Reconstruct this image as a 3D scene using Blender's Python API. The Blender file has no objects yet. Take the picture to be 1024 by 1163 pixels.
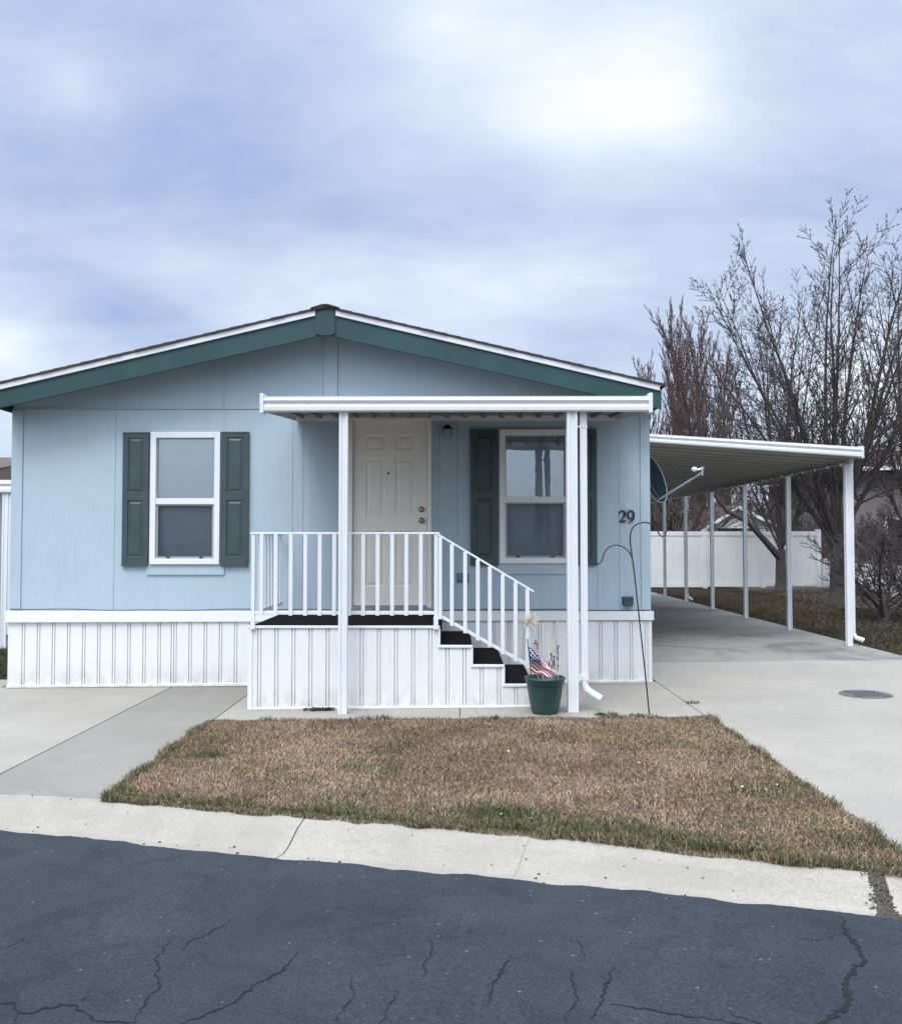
import bpy, math, random
import numpy as np
from mathutils import Vector, Matrix
R = math.radians
rnd = random.Random(7)
scene = bpy.context.scene
COL = scene.collection
EYE = 1.55
PITCH = math.atan(34.5/1024); YAW = math.atan(7/1024)
Fv = Vector((-math.sin(YAW)*math.cos(PITCH), math.cos(YAW)*math.cos(PITCH), math.sin(PITCH)))
Rv = Vector((math.cos(YAW), math.sin(YAW), 0)); Uv = Rv.cross(Fv)
def ray(px, py): return Fv + Rv*((px-512)/1024) + Uv*((581.5-py)/1024)
def P(px, py, Y):
    d = ray(px, py); t = Y/d.y
    return Vector((d.x*t, Y, EYE+d.z*t))
def X_(px, Y, py=616): return P(px, py, Y).x
def Z_(py, Y, px=512): return P(px, py, Y).z
SL = 0.0095
def gz(x): return SL*max(-14, min(14, x))
def G(px, py, off=0.0):          # measured point on the (slightly tilted) ground
    d = ray(px, py); t = (off-EYE)/(d.z-SL*d.x)
    return Vector((d.x*t, d.y*t, EYE+d.z*t))

# ------------------------------------------------------------------ materials
def newmat(name):
    m = bpy.data.materials.new(name); m.use_nodes = True
    nt = m.node_tree; b = nt.nodes['Principled BSDF']
    return m, nt, b
def N(nt, t, **kw):
    n = nt.nodes.new(t)
    for k, v in kw.items():
        if k in n.inputs: n.inputs[k].default_value = v
        else: setattr(n, k, v)
    return n
def coords(nt, scale=(1,1,1)):
    g = N(nt, 'ShaderNodeNewGeometry'); mp = N(nt, 'ShaderNodeMapping'); mp.inputs['Scale'].default_value = scale
    nt.links.new(g.outputs['Position'], mp.inputs['Vector']); return mp.outputs[0]
def noise(nt, vec, scale, detail=6, rough=.6, dist=0):
    n = N(nt, 'ShaderNodeTexNoise', Scale=scale, Detail=detail, Roughness=rough, Distortion=dist)
    nt.links.new(vec, n.inputs['Vector']); return n.outputs['Fac']
def ramp(nt, fac, stops):
    r = N(nt, 'ShaderNodeValToRGB'); e = r.color_ramp.elements
    while len(e) < len(stops): e.new(.5)
    for el, (p, c) in zip(e, stops):
        el.position = p; el.color = (c, c, c, 1) if not isinstance(c, tuple) else (*c, 1)
    nt.links.new(fac, r.inputs[0]); return r.outputs[0]
def mixc(nt, fac, a, b, mode='MIX'):
    m = N(nt, 'ShaderNodeMix', data_type='RGBA', blend_type=mode)
    for i, v in ((0, fac), (6, a), (7, b)):
        if hasattr(v, 'links'): nt.links.new(v, m.inputs[i])
        elif isinstance(v, (int, float)) and i == 0: m.inputs[0].default_value = v
        else: m.inputs[i].default_value = (*v, 1)
    return m.outputs[2]
def bump(nt, b, h, strength, dist):
    bp = N(nt, 'ShaderNodeBump', Strength=strength, Distance=dist)
    nt.links.new(h, bp.inputs['Height'])
    if b.inputs['Normal'].links: nt.links.new(b.inputs['Normal'].links[0].from_socket, bp.inputs['Normal'])
    nt.links.new(bp.outputs[0], b.inputs['Normal'])
def mat(name, col, rough=.6, var=.12, vscale=3, metal=0, bscale=0, bstr=.2, bdist=.004, stretch=(1,1,1), spec=.5, dirt=None, dirtamt=.3, dirtscale=1.2):
    m, nt, b = newmat(name)
    v = coords(nt, stretch)
    f = noise(nt, v, vscale)
    c = mixc(nt, ramp(nt, f, [(.3, 0.), (.7, 1.)]), tuple(x*(1-var) for x in col), tuple(min(1, x*(1+var)) for x in col))
    if dirt:
        f2 = noise(nt, coords(nt), dirtscale, 8, .7)
        mm = N(nt, 'ShaderNodeMath', operation='MULTIPLY'); nt.links.new(ramp(nt, f2, [(.48, 0.), (.75, 1.)]), mm.inputs[0]); mm.inputs[1].default_value = dirtamt
        c = mixc(nt, mm.outputs[0], c, dirt)
    nt.links.new(c, b.inputs['Base Color'])
    b.inputs['Roughness'].default_value = rough; b.inputs['Metallic'].default_value = metal
    b.inputs['Specular IOR Level'].default_value = spec
    if bscale: bump(nt, b, noise(nt, v, bscale, 4, .6), bstr, bdist)
    return m

M = {}
M['white'] = mat('white_paint', (.735,.74,.745), .42, .04, 2.5, bscale=60, bstr=.15, bdist=.001, dirt=(.55,.50,.44), dirtamt=.16, dirtscale=2.2)
M['alu'] = mat('white_aluminium', (.71,.72,.735), .36, .05, 3, dirt=(.5,.48,.45), dirtamt=.18, dirtscale=3)
m, nt, b = newmat('skirting_white'); v = coords(nt)
f = noise(nt, v, 2.5, 6, .6); c = mixc(nt, f, (.69,.70,.70), (.75,.755,.76))
gp = N(nt, 'ShaderNodeNewGeometry'); sz = N(nt, 'ShaderNodeSeparateXYZ'); nt.links.new(gp.outputs['Position'], sz.inputs[0])
mr = N(nt, 'ShaderNodeMapRange'); mr.inputs[1].default_value = .0; mr.inputs[2].default_value = .28; mr.inputs[3].default_value = .7; mr.inputs[4].default_value = .0; nt.links.new(sz.outputs[2], mr.inputs[0])
sp_ = noise(nt, coords(nt, (1,1,.5)), 11, 8, .75); ad = N(nt, 'ShaderNodeMath', operation='MULTIPLY'); nt.links.new(mr.outputs[0], ad.inputs[0]); nt.links.new(ramp(nt, sp_, [(.40, 0.), (.62, 1.)]), ad.inputs[1])
c = mixc(nt, ad.outputs[0], c, (.50,.45,.38))
st_ = noise(nt, coords(nt, (14,14,.6)), 1.4, 6, .7); am = N(nt, 'ShaderNodeMath', operation='MULTIPLY'); nt.links.new(ramp(nt, st_, [(.56, 0.), (.70, 1.)]), am.inputs[0]); am.inputs[1].default_value = .30; c = mixc(nt, am.outputs[0], c, (.58,.54,.49))
nt.links.new(c, b.inputs['Base Color']); b.inputs['Roughness'].default_value = .45; bump(nt, b, noise(nt, v, 1.8, 3), .3, .03)
M['skirt'] = m
M['green'] = mat('green_fascia_paint', (.014,.056,.057), .6, .15, 2, bscale=40, bstr=.2, bdist=.002)
M['shutter'] = mat('shutter_green', (.042,.066,.072), .45, .14, 6, bscale=80, bstr=.15, bdist=.001)
M['door'] = mat('door_paint', (.86,.82,.75), .5, .03, 3, bscale=50, bstr=.1, bdist=.001, dirt=(.5,.42,.34), dirtamt=.12)
M['black'] = mat('black_carpet', (.008,.008,.009), .95, .3, 40, bscale=300, bstr=.5, bdist=.003, spec=.1)
M['darkmetal'] = mat('dark_iron', (.012,.012,.014), .5, .2, 30)
M['brass'] = mat('brushed_nickel', (.36,.33,.29), .3, .15, 30, metal=1)
M['greybox'] = mat('grey_plastic', (.16,.19,.21), .6, .1, 20)
M['darkbox'] = mat('dark_box', (.05,.065,.075), .6, .1, 20)
M['shingle'] = mat('asphalt_shingle', (.05,.042,.04), .95, .45, 25, bscale=120, bstr=.5, bdist=.004)
M['pan'] = mat('carport_pan', (.37,.355,.31), .5, .08, 1.2, dirt=(.18,.16,.13), dirtamt=.3, dirtscale=1.5)
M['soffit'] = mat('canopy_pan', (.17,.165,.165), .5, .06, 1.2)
M['pot'] = mat('green_plastic_pot', (.018,.05,.048), .42, .12, 12, bscale=40, bstr=.05, bdist=.002, dirt=(.12,.12,.10), dirtamt=.18, dirtscale=9)
M['soil'] = mat('potting_soil', (.03,.022,.016), 1, .4, 60, bscale=90, bstr=1, bdist=.01)
M['vinyl'] = mat('white_vinyl', (.74,.73,.72), .45, .05, 1.5, dirt=(.5,.47,.42), dirtamt=.22, dirtscale=1.1)
M['brownroof'] = mat('brown_shingle', (.10,.075,.062), .95, .35, 12, bscale=30, bstr=.5, bdist=.01)
M['paleside'] = mat('pale_siding', (.72,.72,.70), .7, .06, 2)
M['greyside'] = mat('grey_brown_siding', (.17,.15,.14), .8, .12, 1.5)
M['darkglass'] = mat('dark_window_glass', (.015,.018,.022), .08, .1, 4)
M['bark'] = mat('bark', (.062,.050,.046), .95, .4, 9, bscale=25, bstr=.9, bdist=.03, stretch=(3,3,.6))
M['barklight'] = mat('bark_pale', (.13,.105,.095), .95, .35, 9, bscale=25, bstr=.8, bdist=.02, stretch=(3,3,.6))
M['twig'] = mat('twig', (.052,.041,.040), .9, .3, 3)
M['twigpale'] = mat('twig_pale', (.105,.062,.056), .9, .3, 2)
M['straw'] = mat('dried_straw', (.62,.56,.46), .9, .2, 30)
M['drybud'] = mat('dark_dried_bud', (.06,.05,.07), .9, .3, 40)
M['red'] = mat('flag_red', (.30,.012,.03), .8, .15, 30)
M['blue'] = mat('flag_blue', (.015,.03,.13), .8, .15, 30)
M['cloth'] = mat('flag_white', (.72,.70,.70), .8, .08, 30)
M['wood'] = mat('flag_stick', (.05,.03,.02), .6, .2, 30)
M['iron'] = mat('cast_iron', (.11,.10,.10), .8, .3, 30, bscale=90, bstr=.5, bdist=.004)
M['crack'] = mat('crack_dark', (.005,.006,.008), 1, .3, 20)
M['leafdry'] = mat('dry_leaf', (.30,.22,.15), .9, .4, 40)
M['leafpale'] = mat('pale_leaf', (.62,.58,.48), .9, .2, 40)
M['leafrust'] = mat('rust_leaf', (.10,.06,.045), .9, .4, 60)
M['weed'] = mat('weed_green', (.045,.075,.025), .8, .3, 40)
M['blind'] = mat('blind_slat', (.70,.77,.84), .5, .03, 3)
M['sill'] = mat('sill_metal', (.32,.33,.35), .4, .15, 12)
M['sticker'] = mat('faded_sticker', (.46,.52,.56), .6, .12, 90)
M['dish'] = mat('dish_grey', (.008,.014,.020), .9, .12, 14, spec=.1)
M['dishrim'] = mat('dish_rim', (.26,.30,.32), .4, .1, 20)
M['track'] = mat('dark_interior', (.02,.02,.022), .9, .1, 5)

# siding
m, nt, b = newmat('blue_siding')
v = coords(nt, (26, 26, 1.3)); v2 = coords(nt)
f = noise(nt, v, 4, 6, .65); f2 = noise(nt, v2, .9, 7, .62)
c = mixc(nt, ramp(nt, f, [(.32, 0.), (.72, 1.)]), (.355,.450,.520), (.405,.495,.560))
c = mixc(nt, ramp(nt, f2, [(.35, 0.), (.7, 1.)]), c, (.415,.51,.585))
f3 = noise(nt, coords(nt, (9, 9, .45)), 1.2, 6, .7)
mm = N(nt, 'ShaderNodeMath', operation='MULTIPLY'); nt.links.new(ramp(nt, f3, [(.55, 0.), (.75, 1.)]), mm.inputs[0]); mm.inputs[1].default_value = .35
c = mixc(nt, mm.outputs[0], c, (.27,.35,.385))
nt.links.new(c, b.inputs['Base Color']); b.inputs['Roughness'].default_value = .62
bump(nt, b, f, .6, .006); bump(nt, b, noise(nt, v2, 45, 4), .3, .003); bump(nt, b, noise(nt, v2, 1.6, 3), .25, .02)
M['siding'] = m

def concrete(name, base, stain, stainamt, var=.10, broom=(1, 14, 1)):
    m, nt, b = newmat(name); v = coords(nt)
    def mul(a, k):
        mm = N(nt, 'ShaderNodeMath', operation='MULTIPLY'); nt.links.new(a, mm.inputs[0])
        if hasattr(k, 'links'): nt.links.new(k, mm.inputs[1])
        else: mm.inputs[1].default_value = k
        return mm.outputs[0]
    f = noise(nt, v, 1.1, 9, .65); g = noise(nt, v, 95, 4, .8); h = noise(nt, v, .62, 9, .68, .8); bb = noise(nt, coords(nt, broom), 9, 4, .7)
    c = mixc(nt, ramp(nt, f, [(.3, 0.), (.7, 1.)]), tuple(x*(1-var) for x in base), tuple(x*(1+var) for x in base))
    c = mixc(nt, ramp(nt, g, [(.34, 0.), (.60, 1.)]), mixc(nt, 1., c, (.72,.72,.71), 'MULTIPLY'), c)
    c = mixc(nt, mul(ramp(nt, bb, [(.35, 1.), (.62, 0.)]), .35), c, mixc(nt, 1., c, (.80,.79,.78), 'MULTIPLY'))
    c = mixc(nt, mul(ramp(nt, h, [(.50, 0.), (.62, 1.)]), stainamt), c, stain)
    h2 = noise(nt, v, 2.7, 8, .75, 1.2); c = mixc(nt, mul(ramp(nt, h2, [(.58, 0.), (.68, 1.)]), stainamt*.55), c, tuple(x*.8 for x in stain))
    vo = N(nt, 'ShaderNodeTexVoronoi', Scale=17.); nt.links.new(v, vo.inputs['Vector']); sp = N(nt, 'ShaderNodeSeparateColor'); nt.links.new(vo.outputs['Color'], sp.inputs[0])
    dot = mul(ramp(nt, vo.outputs['Distance'], [(.08, 1.), (.15, 0.)]), ramp(nt, sp.outputs[0], [(.72, 0.), (.76, 1.)]))
    c = mixc(nt, dot, c, mixc(nt, 1., c, (.45,.42,.38), 'MULTIPLY'))
    nt.links.new(c, b.inputs['Base Color']); b.inputs['Roughness'].default_value = .9; b.inputs['Specular IOR Level'].default_value = .3
    bump(nt, b, g, .5, .003); bump(nt, b, bb, .35, .003); return m
M['conc'] = concrete('driveway_concrete', (.355,.325,.282), (.27,.25,.225), .55)
M['conc2'] = concrete('grey_concrete_strip', (.27,.25,.22), (.19,.178,.16), .5, .08)
M['curb'] = concrete('curb_concrete', (.365,.333,.288), (.26,.235,.205), .6, .12, (3, 3, 3))
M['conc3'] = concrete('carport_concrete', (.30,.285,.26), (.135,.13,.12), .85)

m, nt, b = newmat('asphalt'); v = coords(nt)
g = noise(nt, v, 85, 5, .85); f = noise(nt, v, 1.0, 8, .6, .5); h = noise(nt, v, 12, 6, .7)
c = mixc(nt, ramp(nt, g, [(.33, 0.), (.67, 1.)]), (.013,.017,.024), (.058,.066,.079))
c = mixc(nt, ramp(nt, f, [(.35, 0.), (.68, 1.)]), c, mixc(nt, 1., c, (.66,.68,.72), 'MULTIPLY'))
vo = N(nt, 'ShaderNodeTexVoronoi', Scale=26.); nt.links.new(v, vo.inputs['Vector']); sp = N(nt, 'ShaderNodeSeparateColor'); nt.links.new(vo.outputs['Color'], sp.inputs[0])
dm = N(nt, 'ShaderNodeMath', operation='MULTIPLY'); nt.links.new(ramp(nt, vo.outputs['Distance'], [(.10, 1.), (.17, 0.)]), dm.inputs[0]); nt.links.new(ramp(nt, sp.outputs[0], [(.88, 0.), (.93, 1.)]), dm.inputs[1])
c = mixc(nt, dm.outputs[0], c, (.15,.15,.15))
fq = noise(nt, v, 3.2, 9, .75, .8); c = mixc(nt, ramp(nt, fq, [(.50, 0.), (.60, .6)]), c, mixc(nt, 1., c, (.66,.68,.72), 'MULTIPLY'))
# hairline crazing
nv = N(nt, 'ShaderNodeTexNoise', Scale=2.2, Detail=5); nt.links.new(v, nv.inputs['Vector'])
va = N(nt, 'ShaderNodeVectorMath', operation='SCALE'); nt.links.new(nv.outputs['Color'], va.inputs[0]); va.inputs['Scale'].default_value = .8
vb = N(nt, 'ShaderNodeVectorMath', operation='ADD'); nt.links.new(v, vb.inputs[0]); nt.links.new(va.outputs[0], vb.inputs[1])
ve = N(nt, 'ShaderNodeTexVoronoi', Scale=1.35, feature='DISTANCE_TO_EDGE'); nt.links.new(vb.outputs[0], ve.inputs['Vector'])
mk = noise(nt, v, .8, 3); mk2 = ramp(nt, mk, [(.52, 0.), (.60, 1.)])
ck = N(nt, 'ShaderNodeMath', operation='MULTIPLY'); nt.links.new(ramp(nt, ve.outputs[0], [(.0, 1.), (.009, 0.)]), ck.inputs[0]); nt.links.new(mk2, ck.inputs[1])
ck2 = N(nt, 'ShaderNodeMath', operation='MULTIPLY'); nt.links.new(ck.outputs[0], ck2.inputs[0]); ck2.inputs[1].default_value = .65
c = mixc(nt, ck2.outputs[0], c, (.018,.021,.028))
nt.links.new(c, b.inputs['Base Color']); b.inputs['Roughness'].default_value = .85
b.inputs['Specular IOR Level'].default_value = .22
bump(nt, b, g, .55, .004); bump(nt, b, h, .3, .012)
M['asphalt'] = m

def groundmat(name, a, bcol, ccol):
    m, nt, b = newmat(name); v = coords(nt)
    f = noise(nt, v, 1.6, 8, .65); g = noise(nt, v, 45, 5, .75)
    c = mixc(nt, ramp(nt, g, [(.35, 0.), (.65, 1.)]), a, bcol)
    c = mixc(nt, ramp(nt, f, [(.45, 0.), (.68, 1.)]), c, ccol)
    nt.links.new(c, b.inputs['Base Color']); b.inputs['Roughness'].default_value = 1; b.inputs['Specular IOR Level'].default_value = .1
    bump(nt, b, g, .9, .03); return m
M['thatch'] = groundmat('lawn_thatch', (.085,.058,.042), (.19,.135,.10), (.09,.075,.045))
M['yard'] = groundmat('yard_ground', (.020,.016,.011), (.048,.036,.025), (.03,.028,.017))
M['dirt'] = groundmat('dirt', (.07,.06,.05), (.19,.165,.14), (.10,.09,.075))
M['far'] = groundmat('far_ground', (.09,.075,.055), (.15,.12,.09), (.10,.10,.06))
def bladesmat(name):
    m, nt, b = newmat(name)
    a = N(nt, 'ShaderNodeAttribute', attribute_name='Col'); nt.links.new(a.outputs['Color'], b.inputs['Base Color'])
    b.inputs['Roughness'].default_value = .9; b.inputs['Specular IOR Level'].default_value = .15
    return m
M['blades'] = bladesmat('grass_blades')
# mountain
m, nt, b = newmat('mountain_snow'); v = coords(nt, (.004,.004,.010))
f = noise(nt, v, 2.2, 12, .75)
c = ramp(nt, f, [(.42, (.10,.12,.18)), (.50, (.30,.34,.44)), (.56, (.74,.78,.86))])
nt.links.new(c, b.inputs['Base Color']); b.inputs['Roughness'].default_value = .95
M['mountain'] = m
# window glass
def glassmat(name, refl, tint, rough=.015):
    m, nt, b = newmat(name); nt.nodes.remove(b); out = nt.nodes['Material Output']
    tr = N(nt, 'ShaderNodeBsdfTransparent'); tr.inputs[0].default_value = (*tint, 1)
    gl = N(nt, 'ShaderNodeBsdfGlossy'); gl.inputs['Color'].default_value = (.86, .95, 1, 1); gl.inputs['Roughness'].default_value = rough
    fr = N(nt, 'ShaderNodeFresnel', IOR=1.5); ad = N(nt, 'ShaderNodeMath', operation='ADD'); nt.links.new(fr.outputs[0], ad.inputs[0]); ad.inputs[1].default_value = refl
    mx = N(nt, 'ShaderNodeMixShader'); nt.links.new(ad.outputs[0], mx.inputs[0]); nt.links.new(tr.outputs[0], mx.inputs[1]); nt.links.new(gl.outputs[0], mx.inputs[2])
    nt.links.new(mx.outputs[0], out.inputs[0])
    v = coords(nt); bp = N(nt, 'ShaderNodeBump', Strength=.08, Distance=.02); nt.links.new(noise(nt, v, 2.5, 2), bp.inputs['Height']); nt.links.new(bp.outputs[0], gl.inputs['Normal'])
    return m
M['glass'] = glassmat('window_glass', .40, (.82,.92,1.0))
M['glasslow'] = glassmat('screened_glass', .05, (.85,.90,.95))
# insect screen: half open dark mesh
m, nt, b = newmat('insect_screen'); nt.nodes.remove(b); out = nt.nodes['Material Output']
tr = N(nt, 'ShaderNodeBsdfTransparent'); df = N(nt, 'ShaderNodeBsdfDiffuse'); df.inputs[0].default_value = (.085,.095,.11,1)
mx = N(nt, 'ShaderNodeMixShader'); mx.inputs[0].default_value = .32
nt.links.new(tr.outputs[0], mx.inputs[1]); nt.links.new(df.outputs[0], mx.inputs[2]); nt.links.new(mx.outputs[0], out.inputs[0])
M['screen'] = m

# ------------------------------------------------------------------ mesh builder
class MB:
    def __init__(s): s.v = []; s.f = []; s.mi = []
    def add(s, vs, fs, mi=0):
        o = len(s.v); s.v += [tuple(v) for v in vs]; s.f += [tuple(i+o for i in f) for f in fs]; s.mi += [mi]*len(fs); return s
    def box(s, x0, x1, y0, y1, z0, z1, mi=0):
        return s.add([(x0,y0,z0),(x1,y0,z0),(x1,y1,z0),(x0,y1,z0),(x0,y0,z1),(x1,y0,z1),(x1,y1,z1),(x0,y1,z1)],
              [(0,3,2,1),(4,5,6,7),(0,1,5,4),(1,2,6,5),(2,3,7,6),(3,0,4,7)], mi)
    def hexa(s, pts, mi=0): return s.add(pts, [(0,3,2,1),(4,5,6,7),(0,1,5,4),(1,2,6,5),(2,3,7,6),(3,0,4,7)], mi)
    def quad(s, a, b, c, d, mi=0): return s.add([a,b,c,d], [(0,1,2,3)], mi)
    def prism(s, poly, vec, mi=0):      # poly: 3D points, extruded by vec
        n = len(poly); v = Vector(vec); a = [Vector(p) for p in poly]; b = [p+v for p in a]
        return s.add(a+b, [tuple(range(n)), tuple(range(2*n-1, n-1, -1))]+[(i, i+n, (i+1)%n+n, (i+1)%n) for i in range(n)], mi)
    def tube(s, pts, rad, n=8, mi=0, cap=True, squash=None):
        pts = [Vector(p) for p in pts]; k = len(pts)
        if not hasattr(rad, '__len__'): rad = [rad]*k
        vs = []; up = None
        for i, p in enumerate(pts):
            t = (pts[min(i+1, k-1)]-pts[max(i-1, 0)]).normalized()
            if up is None:
                up = Vector((0,0,1)) if abs(t.z) < .9 else Vector((1,0,0))
            a = t.cross(up); a = a.normalized() if a.length > 1e-6 else Vector((1,0,0)); b = a.cross(t).normalized(); up = b
            for j in range(n):
                th = 2*math.pi*j/n; vs.append(p+(a*math.cos(th)+b*math.sin(th))*rad[i])
        fs = [(i*n+j, i*n+(j+1)%n, (i+1)*n+(j+1)%n, (i+1)*n+j) for i in range(k-1) for j in range(n)]
        if cap: fs += [tuple(range(n-1, -1, -1)), tuple(range((k-1)*n, k*n))]
        return s.add(vs, fs, mi)
    def lathe(s, prof, c, n=32, mi=0):
        vs = []; fs = []; k = len(prof)
        for r, z in prof:
            for j in range(n):
                th = 2*math.pi*j/n; vs.append((c[0]+r*math.cos(th), c[1]+r*math.sin(th), c[2]+z))
        for i in range(k-1):
            for j in range(n): fs.append((i*n+j, i*n+(j+1)%n, (i+1)*n+(j+1)%n, (i+1)*n+j))
        return s.add(vs, fs, mi)
    def build(s, name, material, parent=None, smooth=False, bevel=0, auto=False):
        off = Vector((0,0,0)); q = parent
        while q is not None: off += q.location; q = q.parent
        me = bpy.data.meshes.new(name)
        me.from_pydata([tuple(Vector(v)-off) for v in s.v], [], s.f)
        mats = material if isinstance(material, (list, tuple)) else [material]
        for mm in mats: me.materials.append(M[mm])
        if len(mats) > 1: me.polygons.foreach_set('material_index', s.mi)
        if smooth: me.polygons.foreach_set('use_smooth', [True]*len(me.polygons))
        me.update()
        o = bpy.data.objects.new(name, me); COL.objects.link(o)
        if parent is not None: o.parent = parent
        if bevel:
            bv = o.modifiers.new('bevel', 'BEVEL'); bv.width = bevel; bv.segments = 2; bv.limit_method = 'ANGLE'; bv.angle_limit = R(40)
        return o
def tag(o, label=None, cat=None, group=None, kind=None):
    if label: o['label'] = label
    if cat: o['category'] = cat
    if group: o['group'] = group
    if kind: o['kind'] = kind
    return o
def thing(name, loc, label, cat, group=None):
    e = bpy.data.objects.new(name, None); COL.objects.link(e); e.location = loc; e.empty_display_size = .2
    return tag(e, label, cat, group)
def copy_tree(o, parent=None):
    c = o.copy(); COL.objects.link(c)
    if parent is not None: c.parent = parent
    for ch in [q for q in list(o.children)]: copy_tree(ch, c)
    return c
def struct(mb, name, m, **k): return tag(mb.build(name, m, **k), kind='structure')

# ------------------------------------------------------------------ key measures
YF = 9.92
WL, WR = X_(13, YF), X_(737, YF)
def xf(px): return X_(px, YF)
def zf(py): return Z_(py, YF)
XC = (WL+WR)/2
YG = 9.55                                       # gable fascia plane
RH = 3.575
Z_RIDGE = Z_(348, YG, 370); Z_EAVE = Z_(436, YG, 752); SLP = (Z_RIDGE-Z_EAVE)/RH
def rt(x): return Z_RIDGE-SLP*abs(x-XC)
ZSK = zf(694)                                   # top of the skirting
PY = 8.47                                       # porch side plane
# ------------------------------------------------------------------ ground and road
top_px = [(0,902),(122,908),(244,920),(350,927),(508,941),(605,949),(672,955),(809,971),(984,989)]
bot_px = [(-42,944),(76,951),(200,966),(311,976),(480,992),(577,1000),(656,1008),(809,1024),(1004,1044)]
topw = [G(*p) for p in top_px]; botw = [G(p[0], p[1], -.105) for p in bot_px]
d0t = (topw[0]-topw[2]).normalized(); d0b = (botw[0]-botw[2]).normalized()
topw = [topw[0]+d0t*9+Vector((0,1.2,0)), topw[0]+d0t*3+Vector((0,.15,0))]+topw; botw = [botw[0]+d0b*9+Vector((0,1.2,0)), botw[0]+d0b*3+Vector((0,.15,0))]+botw
for w in topw[:2]: w.z = gz(w.x)
for w in botw[:2]: w.z = gz(w.x)-.105
dirR = Vector((topw[-1].x-topw[-3].x, topw[-1].y-topw[-3].y, 0)).normalized()
def interp(pl, s):
    n = len(pl)-1; s = max(0, min(n, s)); i = min(int(s), n-1); return pl[i].lerp(pl[i+1], s-i)
def edgeY(pl, x):
    for a, b in zip(pl[:-1], pl[1:]):
        if a.x <= x <= b.x: t = (x-a.x)/(b.x-a.x); return a.y+(b.y-a.y)*t
    a, b = (pl[-2], pl[-1]) if x > pl[-1].x else (pl[0], pl[1])
    t = (x-a.x)/(b.x-a.x); return a.y+(b.y-a.y)*t
curbY = lambda x: edgeY(topw, x)
prof = [(-.03, -.06), (0., -.004), (.02, .004), (.16, -.002), (.34, -.028), (.50, -.07), (.62, -.098), (.74, -.112), (1.0, -.108), (1.22, -.112)]
def curb_section(mb, s0, s1, n):
    rows = []
    for i in range(n+1):
        s = s0+(s1-s0)*i/n; a = interp(topw, s); b = interp(botw, s); j = rnd.uniform(-.006, .006)
        rows.append([Vector((a.x+(b.x-a.x)*t, a.y+(b.y-a.y)*t, gz(a.x+(b.x-a.x)*t)+z))+Vector((0, j*(t < .1), 0)) for t, z in prof])
    k = len(prof); vs = [v for r in rows for v in r]
    mb.add(vs, [(i*k+j, (i+1)*k+j, (i+1)*k+j+1, i*k+j+1) for i in range(n) for j in range(k-1)])
    for r in (rows[0], rows[-1]):
        mb.add(r+[v-Vector((0,0,.15)) for v in r], [(j, j+1, j+1+k, j+k) for j in range(k-1)])
mb = MB(); g = .006
for s0, s1 in ((0, 5-g), (5+g, 7-.4*g), (7+.4*g, 10)): curb_section(mb, s0, s1, 60)
struct(mb, 'kerb', 'curb', smooth=False)
# right hand apron section beyond the dirt joint
ar0, br0 = G(996, 985), G(1025, 1046, -.105)
mb = MB(); sv = (topw, botw)
topw2 = [ar0, ar0+dirR*8]; botw2 = [br0, br0+dirR*8]
for w in (topw2[1],): w.z = gz(w.x)
for w in (botw2[1],): w.z = gz(w.x)-.105
_t, _b = topw, botw; topw, botw = topw2, botw2
curb_section(mb, 0, 1, 40); topw, botw = _t, _b
struct(mb, 'kerb_apron', 'curb')
def allbotY(x):
    if x >= br0.x: return br0.y+(x-br0.x)*dirR.y/dirR.x
    if x > botw[-1].x: t = (x-botw[-1].x)/(br0.x-botw[-1].x); return botw[-1].y+(br0.y-botw[-1].y)*t
    return edgeY(botw, x)
# asphalt
mb = MB(); xs = [x for x in np.arange(-30, -3.5, .5)]+[x for x in np.arange(-3.5, 3.5, .025)]+[x for x in np.arange(3.5, 30, .5)]
top = []; wob = 0
for x in xs:
    wob = wob*.8+rnd.uniform(-.006, .006); top.append(allbotY(x)+.02+wob+.008*math.sin(x*9)+.006*math.sin(x*23))
vs = []
rowsY = [0, .012, .1, .5, 1.5, 4, 12]
for x, ty in zip(xs, top):
    for r in rowsY: vs.append((x, ty-r, gz(x)-(.113 if r == 0 else .098)))
k = len(rowsY)
mb.add(vs, [(i*k+j, i*k+j+1, (i+1)*k+j+1, (i+1)*k+j) for i in range(len(xs)-1) for j in range(k-1)])
struct(mb, 'road', 'asphalt')
# cracks
cracks = [([(958,1060),(930,1068),(900,1064)], .004), ([(640,1163),(655,1130),(648,1100)], .006), ([(150,1163),(180,1120),(178,1090),(196,1062)], .006), ([(380,1163),(402,1128),(398,1105)], .005), ([(956,1043),(962,1062),(975,1075),(982,1092),(968,1105),(961,1118),(963,1135),(955,1145),(935,1163),(912,1180)], .020),
 ([(-10,1135),(12,1140),(22,1152),(45,1148),(70,1142),(88,1143),(105,1156),(130,1161),(158,1160)], .012),
 ([(337,1080),(325,1100),(290,1120),(262,1140),(230,1153),(190,1168)], .010), ([(265,1043),(240,1060),(215,1068),(205,1080)], .008),
 ([(697,1098),(688,1122),(680,1145),(670,1158)], .010), ([(690,1140),(750,1150),(820,1160),(860,1168)], .007),
 ([(580,1085),(566,1105),(560,1125),(553,1145)], .010), ([(490,1065),(487,1085),(480,1110)], .006), ([(452,1122),(440,1148),(428,1166)], .006),
 ([(0,1078),(20,1072),(40,1060)], .006), ([(312,1028),(290,1046)], .006), ([(830,1150),(860,1163),(880,1170)], .008),
 ([(22,1152),(14,1165)], .008), ([(640,1060),(660,1075),(662,1092)], .004), ([(88,1143),(102,1130)], .005)]
mb = MB()
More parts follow.
